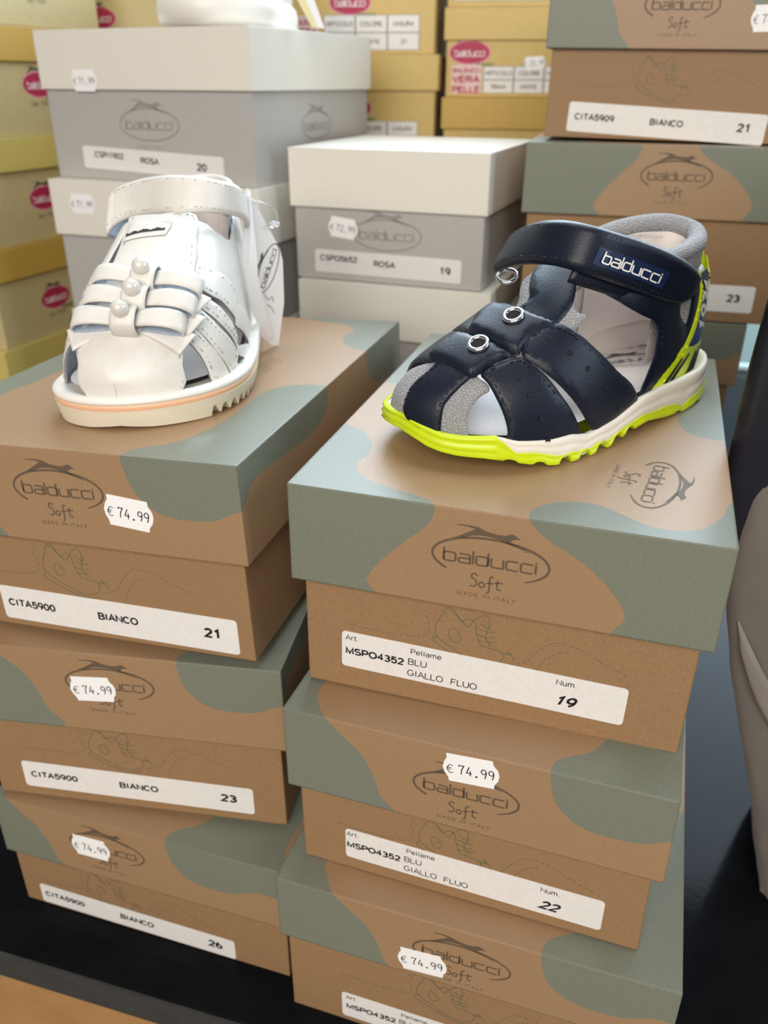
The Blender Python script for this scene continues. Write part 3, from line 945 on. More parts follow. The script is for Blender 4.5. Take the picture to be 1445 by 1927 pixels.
def stitches(mb, last, poly, d, off, m, r=.3, on=2.0, gap=.9, keep=None, n=3):
    ku = last.L * KU
    P = plan(last, poly, n)
    I = [q for q in inset(P, d)]
    I = [q for q in I if seg_dist(q, P) > d * .8 and inside(q, P)]
    if len(I) < 4: return
    pts = [last.at(q[0] / ku, q[1] / KP, off) for q in I]
    run_stitches(mb, pts + pts[:1], m, r, on, gap, keep)

def run_stitches(mb, pts, m, r=.3, on=2.0, gap=.9, keep=None, lim=9):
    acc = 0.0
    cyc = on + gap
    cur = []
    for a, b in zip(pts, pts[1:]):
        L = (b - a).length
        if L > lim:
            cur = []; continue
        s = 0.0
        while s < L:
            ph = acc % cyc
            p = a + (b - a) * (s / L)
            if ph < on:
                cur.append(p)
                st = min(on - ph + 1e-4, L - s)
            else:
                if len(cur) > 1 and (keep is None or keep(cur[0])): mb.tube(cur + [p] if (cur[-1] - p).length < .5 else cur, r, m, 5)
                cur = []
                st = min(cyc - ph + 1e-4, L - s)
            acc += st; s += st
        if acc % cyc < on: cur.append(b)
    if len(cur) > 1 and (keep is None or keep(cur[0])): mb.tube(cur, r, m, 5)

class Band:
    """a strap between two rails; at(s, t, off) gives points on it"""
    def __init__(s, top, bot, n=8, side=1):
        s.T = [Vector(q) for q in smooth_poly3(top, n)]
        s.B = [Vector(q) for q in smooth_poly3(bot, n)]
        s.n, s.side = n, side
    def raw(s, q, t):
        q = min(max(q * s.n, 0), len(s.T) - 1)
        i = min(int(q), len(s.T) - 2); f = q - i
        a = s.T[i].lerp(s.T[i + 1], f); b = s.B[i].lerp(s.B[i + 1], f)
        return a.lerp(b, t)
    def nrm(s, q, t):
        e = .06
        m = (len(s.T) - 1) / s.n
        d = s.raw(min(q + e, m), t) - s.raw(max(q - e, 0), t)
        w = s.raw(q, 1) - s.raw(q, 0)
        return (d.cross(w)).normalized() * s.side
    def at(s, q, t, off=0.0):
        return s.raw(q, t) + s.nrm(q, t) * off
    def solid(s, mb, th, m, inner=None, rows=10, bulge=.5, edge=.16, fade=None):
        st = len(s.T)
        vs, fs, fi = [], [], []
        for i in range(st):
            q = i / s.n
            for j in range(rows + 1):
                t = j / rows
                d = min(t, 1 - t) / edge
                p = bulge + (1 - bulge) * (1 - (1 - min(d, 1)) ** 2) ** .5
                dq = min(q, (st - 1) / s.n - q) * 4
                p *= (.6 + .4 * min(1, dq))
                vs.append(s.at(q, t, th * p))
        b = len(vs)
        for i in range(st):
            for j in range(rows + 1):
                vs.append(s.at(i / s.n, j / rows, 0))
        R = rows + 1
        for i in range(st - 1):
            for j in range(rows):
                a = (i * R + j, i * R + j + 1, (i + 1) * R + j + 1, (i + 1) * R + j)
                fs.append(a); fi.append(tuple(b + k for k in a[::-1]))
        for i in range(st - 1):
            for j in (0, rows):
                a = (i * R + j, (i + 1) * R + j, b + (i + 1) * R + j, b + i * R + j)
                fs.append(a if j == 0 else a[::-1])
        for i in (0, st - 1):
            for j in range(rows):
                a = (i * R + j, i * R + j + 1, b + i * R + j + 1, b + i * R + j)
                fs.append(a[::-1] if i == 0 else a)
        k = mb.add(vs, fs, m, True)
        # inner face reuses the same points so the solid is closed
        sl = mb.slot(inner or m)
        for f in fi:
            mb.f.append([k + i for i in f]); mb.m.append(sl); mb.smooth.append(True)
    def stitch(s, mb, t, off, m, q0=0, q1=None, r=.3, on=2.0, gap=.9):
        q1 = q1 if q1 is not None else (len(s.T) - 1) / s.n
        N = 60
        run_stitches(mb, [s.at(q0 + (q1 - q0) * i / N, t, off) for i in range(N + 1)], m, r, on, gap)
    def print(s, mb, shapes, q0, q1, t0, t1, w, h, off, m):
        """2-D shapes (x in 0..w, y in 0..h) laid on the strap; x runs q0 -> q1, y from t1 up to t0"""
        for vs, fs in shapes:
            mb.add([s.at(q0 + (q1 - q0) * x / w, t1 + (t0 - t1) * y / h, off) for x, y in vs], fs, m)

def smooth_poly3(pts, n):
    out = []
    N = len(pts)
    P = [Vector(p) for p in pts]
    for i in range(N - 1):
        p0, p1, p2, p3 = (P[max(0, min(N - 1, i + k))] for k in (-1, 0, 1, 2))
        for k in range(n):
            t = k / n
            out.append(0.5 * ((2 * p1) + (p2 - p0) * t + (2 * p0 - 5 * p1 + 4 * p2 - p3) * t * t + (3 * p1 - p0 - 3 * p2 + p3) * t ** 3))
    out.append(P[-1])
    return out

def outline(last, v, off):
    """sole outline: v 0..1 left edge heel to toe, 1..2 right edge back to the heel"""
    def base(q):
        q = q % 2
        p = last.pt(q if q <= 1 else 2 - q, 0 if q <= 1 else 180)
        return Vector((p.x, p.y))
    e = .006
    t = (base(v + e) - base(v - e))
    t = t.normalized() if t.length > 1e-9 else Vector((0, 1))
    return base(v) + Vector((-t.y, t.x)) * off

def mirror_v(tab):
    return lambda v: interp(tab, v if v <= 1 else 2 - v)

def ring_wall(mb, last, layers, m, n=360, smooth=True, close_top=None, close_bot=None):
    """stacked closed outlines; each layer = (offset function of v, height function of v)"""
    vs = []
    for off, z in layers:
        for i in range(n):
            v = 2 * i / n
            p = outline(last, v, off(v))
            vs.append((p.x, p.y, z(v)))
    fs = []
    for k in range(len(layers) - 1):
        for i in range(n):
            j = (i + 1) % n
            fs.append((k * n + j, k * n + i, (k + 1) * n + i, (k + 1) * n + j))
    for k, flip in ((close_bot, True), (close_top, False)):
        if k is None: continue
        for i in range(n // 2):
            a, b = k * n + i, k * n + (i + 1)
            c, d = k * n + (n - i) % n, k * n + (n - i - 1) % n
            q = [a, b, d, c]
            q = [x for x in dict.fromkeys(q)]
            if len(q) > 2: fs.append(tuple(q if flip else q[::-1]))
    mb.add(vs, fs, m, smooth)

def torus(mb, c, nrm, R, r, m, n=28, k=10, squash=1.0):
    nrm = Vector(nrm).normalized()
    a = nrm.orthogonal().normalized(); b = nrm.cross(a)
    pts = [Vector(c) + a * R * cos(2 * pi * i / n) + b * R * squash * sin(2 * pi * i / n) for i in range(n)]
    mb.tube(pts, r, m, k, closed=True)

def disc(mb, c, nrm, r, m, n=16, off=0.0):
    nrm = Vector(nrm).normalized()
    a = nrm.orthogonal().normalized(); b = nrm.cross(a)
    vs = [Vector(c) + nrm * off + a * r * cos(2 * pi * i / n) + b * r * sin(2 * pi * i / n) for i in range(n)]
    mb.add(vs, [tuple(range(n))], m)

def ball(mb, c, r, m, n=20, k=12, sq=(1, 1, 1)):
    vs = [Vector(c) + Vector((0, 0, r * sq[2]))]
    for i in range(1, k):
        t = pi * i / k
        for j in range(n):
            p = 2 * pi * j / n
            vs.append(Vector(c) + Vector((r * sq[0] * sin(t) * cos(p), r * sq[1] * sin(t) * sin(p), r * sq[2] * cos(t))))
    vs.append(Vector(c) - Vector((0, 0, r * sq[2])))
    fs = [(0, 1 + j, 1 + (j + 1) % n) for j in range(n)]
    for i in range(k - 2):
        for j in range(n):
            a = 1 + i * n
            fs.append((a + j, a + n + j, a + n + (j + 1) % n, a + (j + 1) % n))
    e = len(vs) - 1
    a = 1 + (k - 2) * n
    fs += [(a + j, e, a + (j + 1) % n) for j in range(n)]
    mb.add(vs, fs, m, True)

def knit(name, c1, c2, scale, bump=.8):
    m = bpy.data.materials.new(name)
    m.use_nodes = True
    nt = m.node_tree
    b = nt.nodes['Principled BSDF']
    L = nt.links.new
    tc = nt.nodes.new('ShaderNodeTexCoord')
    vo = nt.nodes.new('ShaderNodeTexVoronoi')
    vo.inputs['Scale'].default_value = scale
    vo.inputs['Randomness'].default_value = .55
    L(tc.outputs['Object'], vo.inputs['Vector'])
    mr = nt.nodes.new('ShaderNodeMapRange')
    mr.inputs[1].default_value = .1; mr.inputs[2].default_value = .55
    L(vo.outputs['Distance'], mr.inputs[0])
    mx = nt.nodes.new('ShaderNodeMix'); mx.data_type = 'RGBA'
    mx.inputs[6].default_value = (*c1, 1); mx.inputs[7].default_value = (*c2, 1)
    L(mr.outputs[0], mx.inputs[0]); L(mx.outputs[2], b.inputs['Base Color'])
    bp = nt.nodes.new('ShaderNodeBump')
    bp.inputs['Strength'].default_value = bump; bp.inputs['Distance'].default_value = .0006
    L(mr.outputs[0], bp.inputs['Height']); L(bp.outputs['Normal'], b.inputs['Normal'])
    b.inputs['Roughness'].default_value = .75
    return m

NAVYM = mat('navy_leather', srgb(15, 23, 40), 0.40, srgb(12, 20, 36), 500, 0.12, 1500, spec=0.38)
NAVYE = mat('navy_cut_edge', srgb(34, 38, 48), 0.7)
NTHREAD = mat('navy_thread', srgb(16, 20, 30), 0.6)
KNIT = knit('grey_mesh', srgb(214, 213, 213), srgb(140, 139, 141), 1250)
LINING = mat('white_lining', srgb(226, 218, 214), 0.5, srgb(220, 211, 207), 300, 0.25, 500)
NEON = mat('neon_rubber', srgb(206, 226, 22), 0.32, srgb(198, 218, 18), 200, spec=.5, sss=.12)
MIDW = mat('cream_rubber', srgb(232, 226, 212), 0.5, srgb(228, 221, 206), 120, 0.05, 300)
CHROME = mat('polished_metal', srgb(205, 205, 208), 0.18, metal=1.0)
DARK = mat('hole_shade', srgb(10, 11, 14), 0.8)  # dark discs stand for the shade inside eyelets and punched holes
BLUEP = mat('blue_print', srgb(28, 52, 104), 0.4)
WHITEP = mat('white_raised_letters', srgb(236, 234, 226), 0.4)
PLATEB = mat('blue_plate', srgb(22, 38, 74), 0.35)
GREYINK = mat('charcoal_stamp', srgb(70, 70, 76), 0.6)
ND = {
    'toe_mesh': [(0.924, 129),(0.913, 132),(0.862, 133),(0.838, 123),(0.821, 106),(0.803, 93),(0.795, 91),(0.783, 69),(0.778, 56),(0.772, 50),(0.774, 43),(0.797, 40),(0.821, 31),(0.83, 20),(0.83, 7),(0.84, 0),(0.9, 0),(0.95, 20),(0.965, 60),(0.965, 100),(0.95, 160)],
    'toe_band': [(0.802, 92),(0.835, 91),(0.87, 92),(0.909, 92),(0.949, 86),(0.98, 66),(0.982, 35),(0.96, 21),(0.945, 13),(0.916, 6),(0.885, 3),(0.885, 11),(0.884, 17),(0.879, 28),(0.867, 41),(0.849, 48),(0.825, 54),(0.8, 58),(0.782, 61),(0.762, 74),(0.76, 94)],
    'vamp_band_front': [(0.728, 89),(0.725, 85),(0.721, 74),(0.705, 58),(0.717, 59),(0.734, 60),(0.757, 60),(0.777, 58),(0.791, 58),(0.802, 66),(0.812, 87),(0.804, 90),(0.788, 92),(0.763, 92),(0.741, 91)],
    'vamp_band_rear': [(0.67, 94),(0.643, 90),(0.641, 84),(0.638, 76),(0.63, 67),(0.622, 60),(0.643, 61),(0.667, 62),(0.69, 60),(0.702, 58),(0.712, 65),(0.718, 76),(0.719, 84),(0.701, 89)],
    'vamp_front': [(0.774, 58),(0.748, 60),(0.701, 56),(0.69, 48),(0.674, 37),(0.655, 24),(0.637, 15),(0.621, 7),(0.609, 1),(0.62, 0),(0.7, 0),(0.76, 0),(0.758, 10),(0.762, 21),(0.768, 34),(0.772, 49)],
    'vamp_rear': [(0.696, 57),(0.683, 64),(0.66, 66),(0.635, 64),(0.616, 58),(0.598, 47),(0.574, 34),(0.532, 19),(0.486, 9),(0.46, 3),(0.458, 1),(0.475, 0),(0.53, 0),(0.585, 0),(0.582, 1),(0.6, 6),(0.626, 16),(0.653, 28),(0.679, 42),(0.694, 52)],
    'tongue': [(0.608, 90),(0.635, 89),(0.652, 83),(0.63, 62),(0.62, 61),(0.591, 63),(0.574, 67),(0.553, 75),(0.535, 70),(0.535, 112)],
    'tongue_mesh': [(0.545, 122),(0.61, 97),(0.633, 92),(0.645, 90),(0.647, 76),(0.618, 58),(0.608, 53),(0.603, 51),(0.57, 52),(0.582, 60),(0.566, 70),(0.52, 66),(0.525, 90)],
    'quarter': [(0.552, 73),(0.543, 64),(0.531, 54),(0.497, 40),(0.459, 30),(0.426, 24),(0.411, 19),(0.412, 15),(0.414, 11),(0.429, 7),(0.446, 3),(0.445, 0),(0.4, 0),(0.3, 0),(0.2, 0),(0.15, 10),(0.155, 32),(0.257, 32),(0.315, 35),(0.46, 59),(0.514, 78),(0.54, 80)],
    'q_window': [(0.334, 24),(0.328, 27),(0.29, 24),(0.29, 20),(0.295, 16),(0.307, 15),(0.332, 19),(0.34, 22)],
    'counter': [(0.419, 2),(0.384, 4),(0.348, 6),(0.296, 10),(0.265, 17),(0.255, 25),(0.27, 35),(0.253, 31),(0.236, 26),(0.03, 60),(0.02, 30),(0.02, 0),(0.3, 0),(0.41, 0)],
    'blue': [(0.282, 7),(0.186, 6),(0.178, 11),(0.178, 15),(0.198, 21),(0.232, 20),(0.24, 15),(0.263, 10)],
    'slit0': [(0.312, 5),(0.382, 1)],
    'slit1': [(0.278, 5),(0.353, 1)],
    'slit2': [(0.228, 4),(0.272, 0)],
    'slit3': [(0.186, 4),(0.244, 0)],
    'eyelets': [(0.743, 77),(0.665, 80)],
    'holes': [(0.646, 55),(0.626, 42),(0.602, 30),(0.566, 17),(0.525, 5),(0.722, 44),(0.714, 31),(0.7, 16),(0.688, 4)],
    'med_front': [(0.814, 106),(0.804, 92),(0.779, 97),(0.732, 95),(0.75, 99),(0.788, 105),(0.8, 150),(0.83, 140)],
    'text': [(0.186, 8),(0.186, 18),(0.248, 11)],
}
# ------------------------------------------------------------------ the navy sandal
NLAST = Last(188,
    [(0, -4), (8, 6.5), (25, 16.5), (60, 24.5), (84, 29), (104, 33), (124, 36.5), (141, 37), (160, 31), (172, 22), (182, 9), (188, -10)],
    [(0, -4), (8, -17), (25, -26), (60, -28), (84, -31), (104, -36), (124, -40), (141, -41.5), (160, -40), (172, -36), (182, -28), (188, -10)],
    [(0, 20), (40, 14), (80, 9), (120, 7), (160, 9), (188, 13)],
    [(0, 90), (8, 92), (30, 95), (60, 96), (75, 94), (85, 89), (95, 82), (105, 75.5), (114, 69.5), (123, 63.5), (136, 56), (146, 51), (156, 46.5), (170, 40), (177, 34.5), (184, 27), (188, 20)],
    [(0, .8), (60, .62), (95, .7), (120, .85), (188, .85)],
    [(0, .8), (60, .75), (95, .85), (120, .9), (188, .8)])

def foot_frame(name, label, cat, boxpos, boxrot, H, th, lift=.2):
    """Empty under a sandal: X toe-wards, Y to the sandal's left, standing on a lid"""
    a, tx, ty = (rad(q) for q in boxrot)
    R = Matrix.Rotation(a, 3, 'Z') @ Matrix.Rotation(tx, 3, 'X') @ Matrix.Rotation(ty, 3, 'Y')
    loc = Vector(boxpos) + R @ Vector((H[0], H[1], lift))
    o = thing(name, label, cat, tuple(loc))
    F = Matrix.Rotation(math.atan2(-cos(rad(th)), -sin(rad(th))), 3, 'Z')
    o.rotation_euler = (R @ F).to_euler()
    return o

def navy_sandal():
    La = NLAST
    t = foot_frame('toddler_sandal', 'navy leather closed-toe sandal with neon yellow outsole on a kraft box', 'sandal', R1[0], R1[1], (70.6, 188), 37)
    # ---- sole
    offw = mirror_v([(0, 5), (.1, 7), (.25, 7.4), (.4, 5.2), (.6, 3.6), (.88, 3.0), (.96, 1.4), (1, .6)])
    top = mirror_v([(0, 19), (.1, 18.5), (.22, 18), (.3, 18), (.4, 18), (.46, 17), (.53, 12.5), (.6, 10.5), (.64, 13), (.68, 12.8), (.74, 14), (.78, 16), (.84, 15.3), (.88, 15.5), (.92, 17.2), (.96, 18.6), (1, 19)])
    near_top = top
    top = lambda v: near_top(v) if v <= 1 else interp([(1, 19), (1.1, 17.8), (1.2, 16.4), (1.3, 15), (1.5, 13), (1.6, 17), (1.8, 18), (2, 19)], v)
    mid = mirror_v([(0, 7), (.1, 5.5), (.2, 6.5), (.26, 5), (.29, 4.6), (.315, 2.4), (.34, 5.4), (.38, 7), (.43, 7.4), (.455, 8.4), (.49, 7), (.515, 6.4), (.535, 4.6), (.555, 3.6), (.575, 5), (.6, 3), (.61, 2.4), (.635, 4.8), (.655, 4), (.685, 6), (.71, 8), (.745, 8.5), (.765, 13.2), (.78, 15.9), (.84, 15.2), (.88, 15.4), (.92, 17.1), (.96, 18.5), (1, 18.9)])
    near_mid = mid
    mid = lambda v: near_mid(v) if v <= 1 else (top(v) - .1 if v < 1.24 else min(top(v) - .1, near_mid(v)))
    botb = [(0, 3.5), (.1, 1.2), (.22, .2), (.3, 0), (.34, .4), (.385, 1.4), (.44, 4.2), (.5, 3.2), (.54, .5), (.6, 0), (.66, .2), (.7, 1.6), (.75, 4.6), (.8, 6.2), (.85, 6.6), (.88, 7.4), (.91, 8.5), (.935, 10.2), (.965, 11.4), (1, 12)]
    notch = [(.25, 1.4), (.335, 1.2), (.495, 3.0), (.53, 4.6), (.57, 5.0), (.61, 4.8), (.652, 4.4), (.70, 1.8), (.752, 1.0)]
    def bot(v):
        q = v if v <= 1 else 2 - v
        z = interp(botb, q) if not 1 < v < 1.2 else interp([(1, 12), (1.05, 12), (1.1, 11.2), (1.15, 9), (1.2, 6.4)], v)
        for c, d in notch:
            k = abs(q - c) / .0135
            if k < 1: z += d * (1 - k ** 3)
        return z
    gap = lambda f, d: (lambda v: f(v) + d)
    mb = MB()
    bul = lambda k: (lambda v: offw(v) + k)
    frac = lambda a: (lambda v: mid(v) + (top(v) - mid(v)) * a)
    ring_wall(mb, La, [(bul(.2), gap(mid, -1)), (bul(.6), frac(.15)), (bul(.9), frac(.4)), (bul(.1), frac(.48)), (bul(.5), frac(.6)), (bul(.2), frac(.88)), (bul(-.6), frac(1.0)), (bul(-3.2), gap(top, -.6)), (bul(-6), gap(top, -3))], MIDW, 420)
    mb.build('midsole', t)
    mb = MB()
    fr = lambda a: (lambda v: bot(v) + (mid(v) + .25 - bot(v)) * a)
    rib = lambda a: (lambda v: .9 + (.55 * math.sin(a * 5 * pi) if .78 < (v if v <= 1 else 2 - v) else 0))
    lay = [(lambda v: offw(v) - 4, gap(bot, 0)), (lambda v: offw(v) - .2, gap(bot, 0))]
    for a in (.12, .25, .38, .5, .62, .75, .88, 1.0):
        lay.append(((lambda v, a=a: offw(v) + rib(a)(v) + (.5 if a < .6 else 0)), fr(a)))
    lay.append((lambda v: offw(v) - 1.2, gap(fr(1.0), .3)))
    ring_wall(mb, La, lay, NEON, 520, True, None, 0)
    mb.build('outsole', t)
    # ---- footbed with the maker's stamp
    mb = MB()
    vs, fs = [], []
    zf = lambda u: interp([(0, 21), (.3, 17.5), (.45, 15), (.65, 12.5), (.85, 13), (1, 17)], u)
    NU, NV = 40, 10
    for i in range(NU + 1):
        u = .01 + .975 * i / NU
        a, b = La.pt(u, 0), La.pt(u, 180)
        for j in range(NV + 1):
            w = j / NV
            p = a.lerp(b, w)
            e = abs(2 * w - 1)
            vs.append((p.x, p.y * .985, zf(u) + 2.6 * e ** 4))
    for i in range(NU):
        for j in range(NV):
            k = i * (NV + 1) + j
            fs.append((k, k + 1, k + NV + 2, k + NV + 1))
    mb.add(vs, fs, LINING, True)
    def bed(sh, cx, cy, ang, k=1.0):
        v2, f2 = shift(sh, cx, cy, ang, k)
        u = lambda x: math.acos(1 - 2 * min(max(x / La.L, 0), 1)) / pi
        mb.add([(x, y, zf(u(x)) + 1.0) for x, y in v2], f2, GREYINK)
    for sh in logo(True, False): bed(sh, 42, -7, 148 + 8, .78)
    bed(centred(text2d('MADE IN ITALY', 3.4, .02, 0, 1.25)), 21, -16, 156)
    mb.build('footbed', t)
    # ---- white lining of the far side and heel
    mb = MB()
    patch(mb, La, [(.06, 178), (.06, 142), (.14, 134), (.3, 130), (.42, 132), (.5, 142), (.53, 160), (.53, 178)], LINING, -3.2, 1.6, 1.5, LINING)
    patch(mb, La, [(.02, 3), (.02, 30), (.16, 34), (.30, 30), (.33, 20), (.33, 3)], LINING, -3.2, 1.6, 1.5, LINING)
    patch(mb, La, [(.02, 177), (.02, 142), (.1, 140), (.1, 177)], LINING, -3.2, 1.6, 1.5, LINING)
    mb.build('lining', t)
    # ---- mesh toe and tongue edge
    mb = MB()
    toe_far = [(.965, 150), (.9, 176), (.83, 176), (.82, 150)]
    patch(mb, La, ND['toe_mesh'][2:16] + [(.9, 0), (.96, 4), (.99, 40), (.995, 90), (.99, 140), (.96, 176), (.86, 176), (.84, 150)], KNIT, -.6, 1.6, 1.6, LINING)
    patch(mb, La, ND['tongue_mesh'], KNIT, -1.6, 1.4, 1.6, LINING)
    mb.build('mesh_lining', t)
    # ---- navy straps
    ND['toe_band'] = [(min(u, .978), p) for u, p in ND['toe_band']]
    def strap(name, key, base, th, m=NAVYM, st=True, edge=2.0, extra=None, holes=()):
        mb = MB()
        poly = extra or ND[key]
        patch(mb, La, poly, m, base, th, edge, NAVYE, holes=[ND[h] for h in holes])
        if st: stitches(mb, La, poly, 2.1, base + th + .12, NTHREAD, .3, keep=lambda q: q.z > 19)
        return mb.build(name, t), mb
    strap('toe_band', 'toe_band', .8, 1.8)
    strap('tongue', 'tongue', -.2, 1.5)
    mb = MB()
    for q, base in (([(.805, 94), (.735, 94), (.71, 112), (.69, 140), (.67, 176), (.77, 176), (.795, 140), (.81, 112)], 0), ([(.716, 95), (.65, 96), (.625, 112), (.61, 140), (.6, 176), (.66, 176), (.685, 140), (.705, 112)], 0),
                    ([(.03, 177), (.03, 135), (.2, 127), (.34, 132), (.43, 140), (.47, 150), (.46, 165), (.4, 177)], .2)):
        patch(mb, La, q, NAVYM, base, 1.6, 2, NAVYE)
    mb.build('far_side_straps', t)
    o1, _ = strap('vamp_strap', 'vamp_front', 1.2, 1.8)
    o2, _ = strap('vamp_strap', 'vamp_rear', 1.6, 1.8)
    for o, hs in ((o1, ND['holes'][5:]), (o2, ND['holes'][:5])):
        mb = MB()
        for u, p in hs:
            p = max(p, 3)
            c, n = La.at(u, p, 3.52), La.nrm(u, p)
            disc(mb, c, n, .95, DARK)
            torus(mb, c, n, 1.05, .22, NAVYM, 14, 6)
        h = mb.build('punched_holes', t)
        h.parent = o
    for key, e in (('vamp_band_front', 0), ('vamp_band_rear', 1)):
        mb = MB()
        patch(mb, La, [(u, p + (11 if p > 80 else 0)) for u, p in ND[key]], NAVYM, 1.6, 3.4, 4.2, NAVYE, grid=2.4, low=.15)
        o = mb.build('eyelet_band', t)
        u, p = ND['eyelets'][e]
        mb = MB()
        c, n = La.at(u, p, 5.5), La.nrm(u, p)
        torus(mb, c, n, 3.9, 1.1, CHROME, 36, 12)
        mb.build('eyelet', o)
        mb = MB()
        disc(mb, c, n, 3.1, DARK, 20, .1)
        mb.build('eyelet_hole', o)
    # ---- quarter with its mesh window, neon heel counter
    strap('quarter', 'quarter', .2, 1.5, holes=('q_window',))
    mb = MB()
    q = [(.36, 9), (.36, 27), (.27, 27), (.27, 9)]
    patch(mb, La, q, KNIT, -.8, 1.2, 1.5, LINING)
    mb.build('window_mesh', t)
    cn = ND['counter'][:9] + [(.21, 14), (.13, 26), (.06, 32), (.01, 38), (.004, 20), (.004, 1), (.1, 0), (.3, 0), (.41, 0)]
    mb = MB()
    patch(mb, La, cn, NEON, 1.2, 1.0, 1.4, NEON, grid=2.6)
    patch(mb, La, [(.41, 179), (.36, 176), (.28, 168), (.25, 155), (.13, 152), (.05, 146), (.004, 140), (.004, 179)], NEON, 1.2, 1.0, 1.4, NEON)
    stitches(mb, La, cn, 1.4, 2.3, mat('neon_thread', srgb(226, 240, 70), .5), .28, 1.6, .8)
    co = mb.build('heel_counter', t)
    mb = MB()
    bl = ND['blue']
    patch(mb, La, bl, BLUEP, 2.2, .35, .6, BLUEP)
    # figures climbing the blue field
    (u0, p0), (u1, p1), (u2, p2) = ND['text']
    for sh in [text2d('1934', 1.0, .03, .05)]:
        mb.add([La.at(u0 + (u1 - u0) * x * .62 + (u2 - u0) * y, p0 + (p1 - p0) * x * .62 + (p2 - p0) * y, 2.9) for x, y in sh[0]], sh[1], WHITEP)
    mb.build('blue_panel', co)
    mb = MB()
    for (a, b) in ([ND['slit%d' % k] for k in range(4)]):
        N = 10
        pts = [La.at(a[0] + (b[0] - a[0]) * i / N, a[1] + (b[1] - a[1]) * i / N, 2.35) for i in range(N + 1)]
        mb.tube(pts, [.5 + .45 * i / N for i in range(N + 1)], NAVYM, 6)
    mb.build('dark_slits', co)
    # ---- padded mesh collar
    rim = smooth_poly3([(66, 19.5, 75), (52, 17.5, 76), (36, 12.5, 76.5), (20, 5, 77.5), (11, -5, 80.5), (17, -17.5, 83), (38, -22.5, 82.5), (56, -25, 79.5), (70, -26, 74)], 8)
    mb = MB()
    n = len(rim)
    mb.tube(rim, [3.9 + 1.0 * sin(pi * i / (n - 1)) for i in range(n)], KNIT, 16)
    # the padded wall runs down from the rim to the counter
    vs, fs = [], []
    K = 8
    c0 = Vector((38, -3, 0))
    for i, p in enumerate(rim):
        for j in range(K + 1):
            w = j / K
            d = Vector((p.x - c0.x, p.y - c0.y, 0)).normalized()
            q = p + d * (4.6 * (1 - w) ** .5 + 0.5) * (1 if w < .99 else 1) + Vector((0, 0, -30 * w))
            g = Vector((p.x, p.y, 0)) + d * (4.4 - 2.0 * w)
            vs.append((g.x, g.y, p.z - 32 * w))
    for i in range(n - 1):
        for j in range(K):
            a = i * (K + 1) + j
            fs.append((a, a + 1, a + K + 2, a + K + 1))
    mb.add(vs, fs, KNIT, True)
    cl = mb.build('collar', t)
    mb = MB()
    vs, fs = [], []
    for i, p in enumerate(rim):
        d = Vector((p.x - c0.x, p.y - c0.y, 0)).normalized()
        for j in range(K + 1):
            w = j / K
            g = Vector((p.x, p.y, 0)) - d * (3.0 + 2.2 * sin(pi * w))
            vs.append((g.x, g.y, p.z + .6 - 50 * w))
    for i in range(n - 1):
        for j in range(K):
            a = i * (K + 1) + j
            fs.append((a, a + K + 1, a + K + 2, a + 1))
    mb.add(vs, fs, LINING, True)
    mb.build('collar_lining', cl)
    # ---- ankle strap with the maker's plate, and its base strap
    top_ = [(38.5, 20.8, 65.5), (43.5, 22.2, 69.3), (55, 23.6, 75), (69.5, 24, 80.8), (91.1, 25, 87.7), (106, 25, 91.8), (116, 22, 94.6), (120, 14, 95.7), (120.5, 4, 94.9), (117, -8, 92), (113.1, -19, 88.3), (112, -27, 84)]
    bot_ = [(43.5, 21, 58), (51.5, 22.8, 55.3), (64, 24, 57.6), (80.2, 24.5, 62.6), (99.1, 26, 69.2), (116, 26, 74.8), (125.1, 22.5, 77.9), (128, 14, 78.9), (128.3, 4, 78), (127.5, -8, 75.5), (126, -19, 71.7), (123, -27, 68.5)]
    B = Band(top_, bot_, 8, 1)
    mb = MB()
    B.solid(mb, 3.4, NAVYM, NAVYE)
    for tt in (.13, .87):
        B.stitch(mb, tt, 3.2, NTHREAD, .5, 10.8, .34)
    sp = mb.build('ankle_strap', t)
    mb = MB()
    rows = [(q, tt) for q in (5.6, 5.1, 4.6, 4.1, 3.6, 3.1, 2.72) for tt in (.40, .78)]
    vs = [B.at(q, tt, 3.75) for q, tt in rows] + [B.at(q, tt, 3.2) for q, tt in rows]
    N = 7
    fs = [(2 * i, 2 * i + 2, 2 * i + 3, 2 * i + 1) for i in range(N - 1)]
    o_ = 2 * N
    fs += [(2 * i, o_ + 2 * i, o_ + 2 * i + 2, 2 * i + 2) for i in range(N - 1)] + [(2 * i + 1, 2 * i + 3, o_ + 2 * i + 3, o_ + 2 * i + 1) for i in range(N - 1)]
    fs += [(0, 1, o_ + 1, o_), (2 * N - 2, o_ + 2 * N - 2, o_ + 2 * N - 1, 2 * N - 1)]
    mb.add(vs, fs, PLATEB)
    W_ = 40.0
    letters = [([(x + W_ / 2, y) for x, y in vs2], fs2) for vs2, fs2 in mark_word(34, .2)]
    B.print(mb, letters, 5.5, 2.82, .44, .70, W_, 7.0, 4.1, WHITEP)
    mb.build('name_plate', sp)
    b2t = [(x + 1, y - 2.6, z - 2.0) for x, y, z in top_[1:7]]
    b2b = [(x + 2, y - 2.3, z - 4.6) for x, y, z in bot_[1:7]]
    B2 = Band(b2t, b2b, 8, 1)
    mb = MB(); B2.solid(mb, 2.0, NAVYM, NAVYE)
    mb.build('base_strap', t)
    mb = MB()
    torus(mb, (118.5, -24.5, 67), (.5, .35, .8), 3.9, .95, CHROME, 32, 10, 1.15)
    mb.build('ring_buckle', t)
navy_sandal()
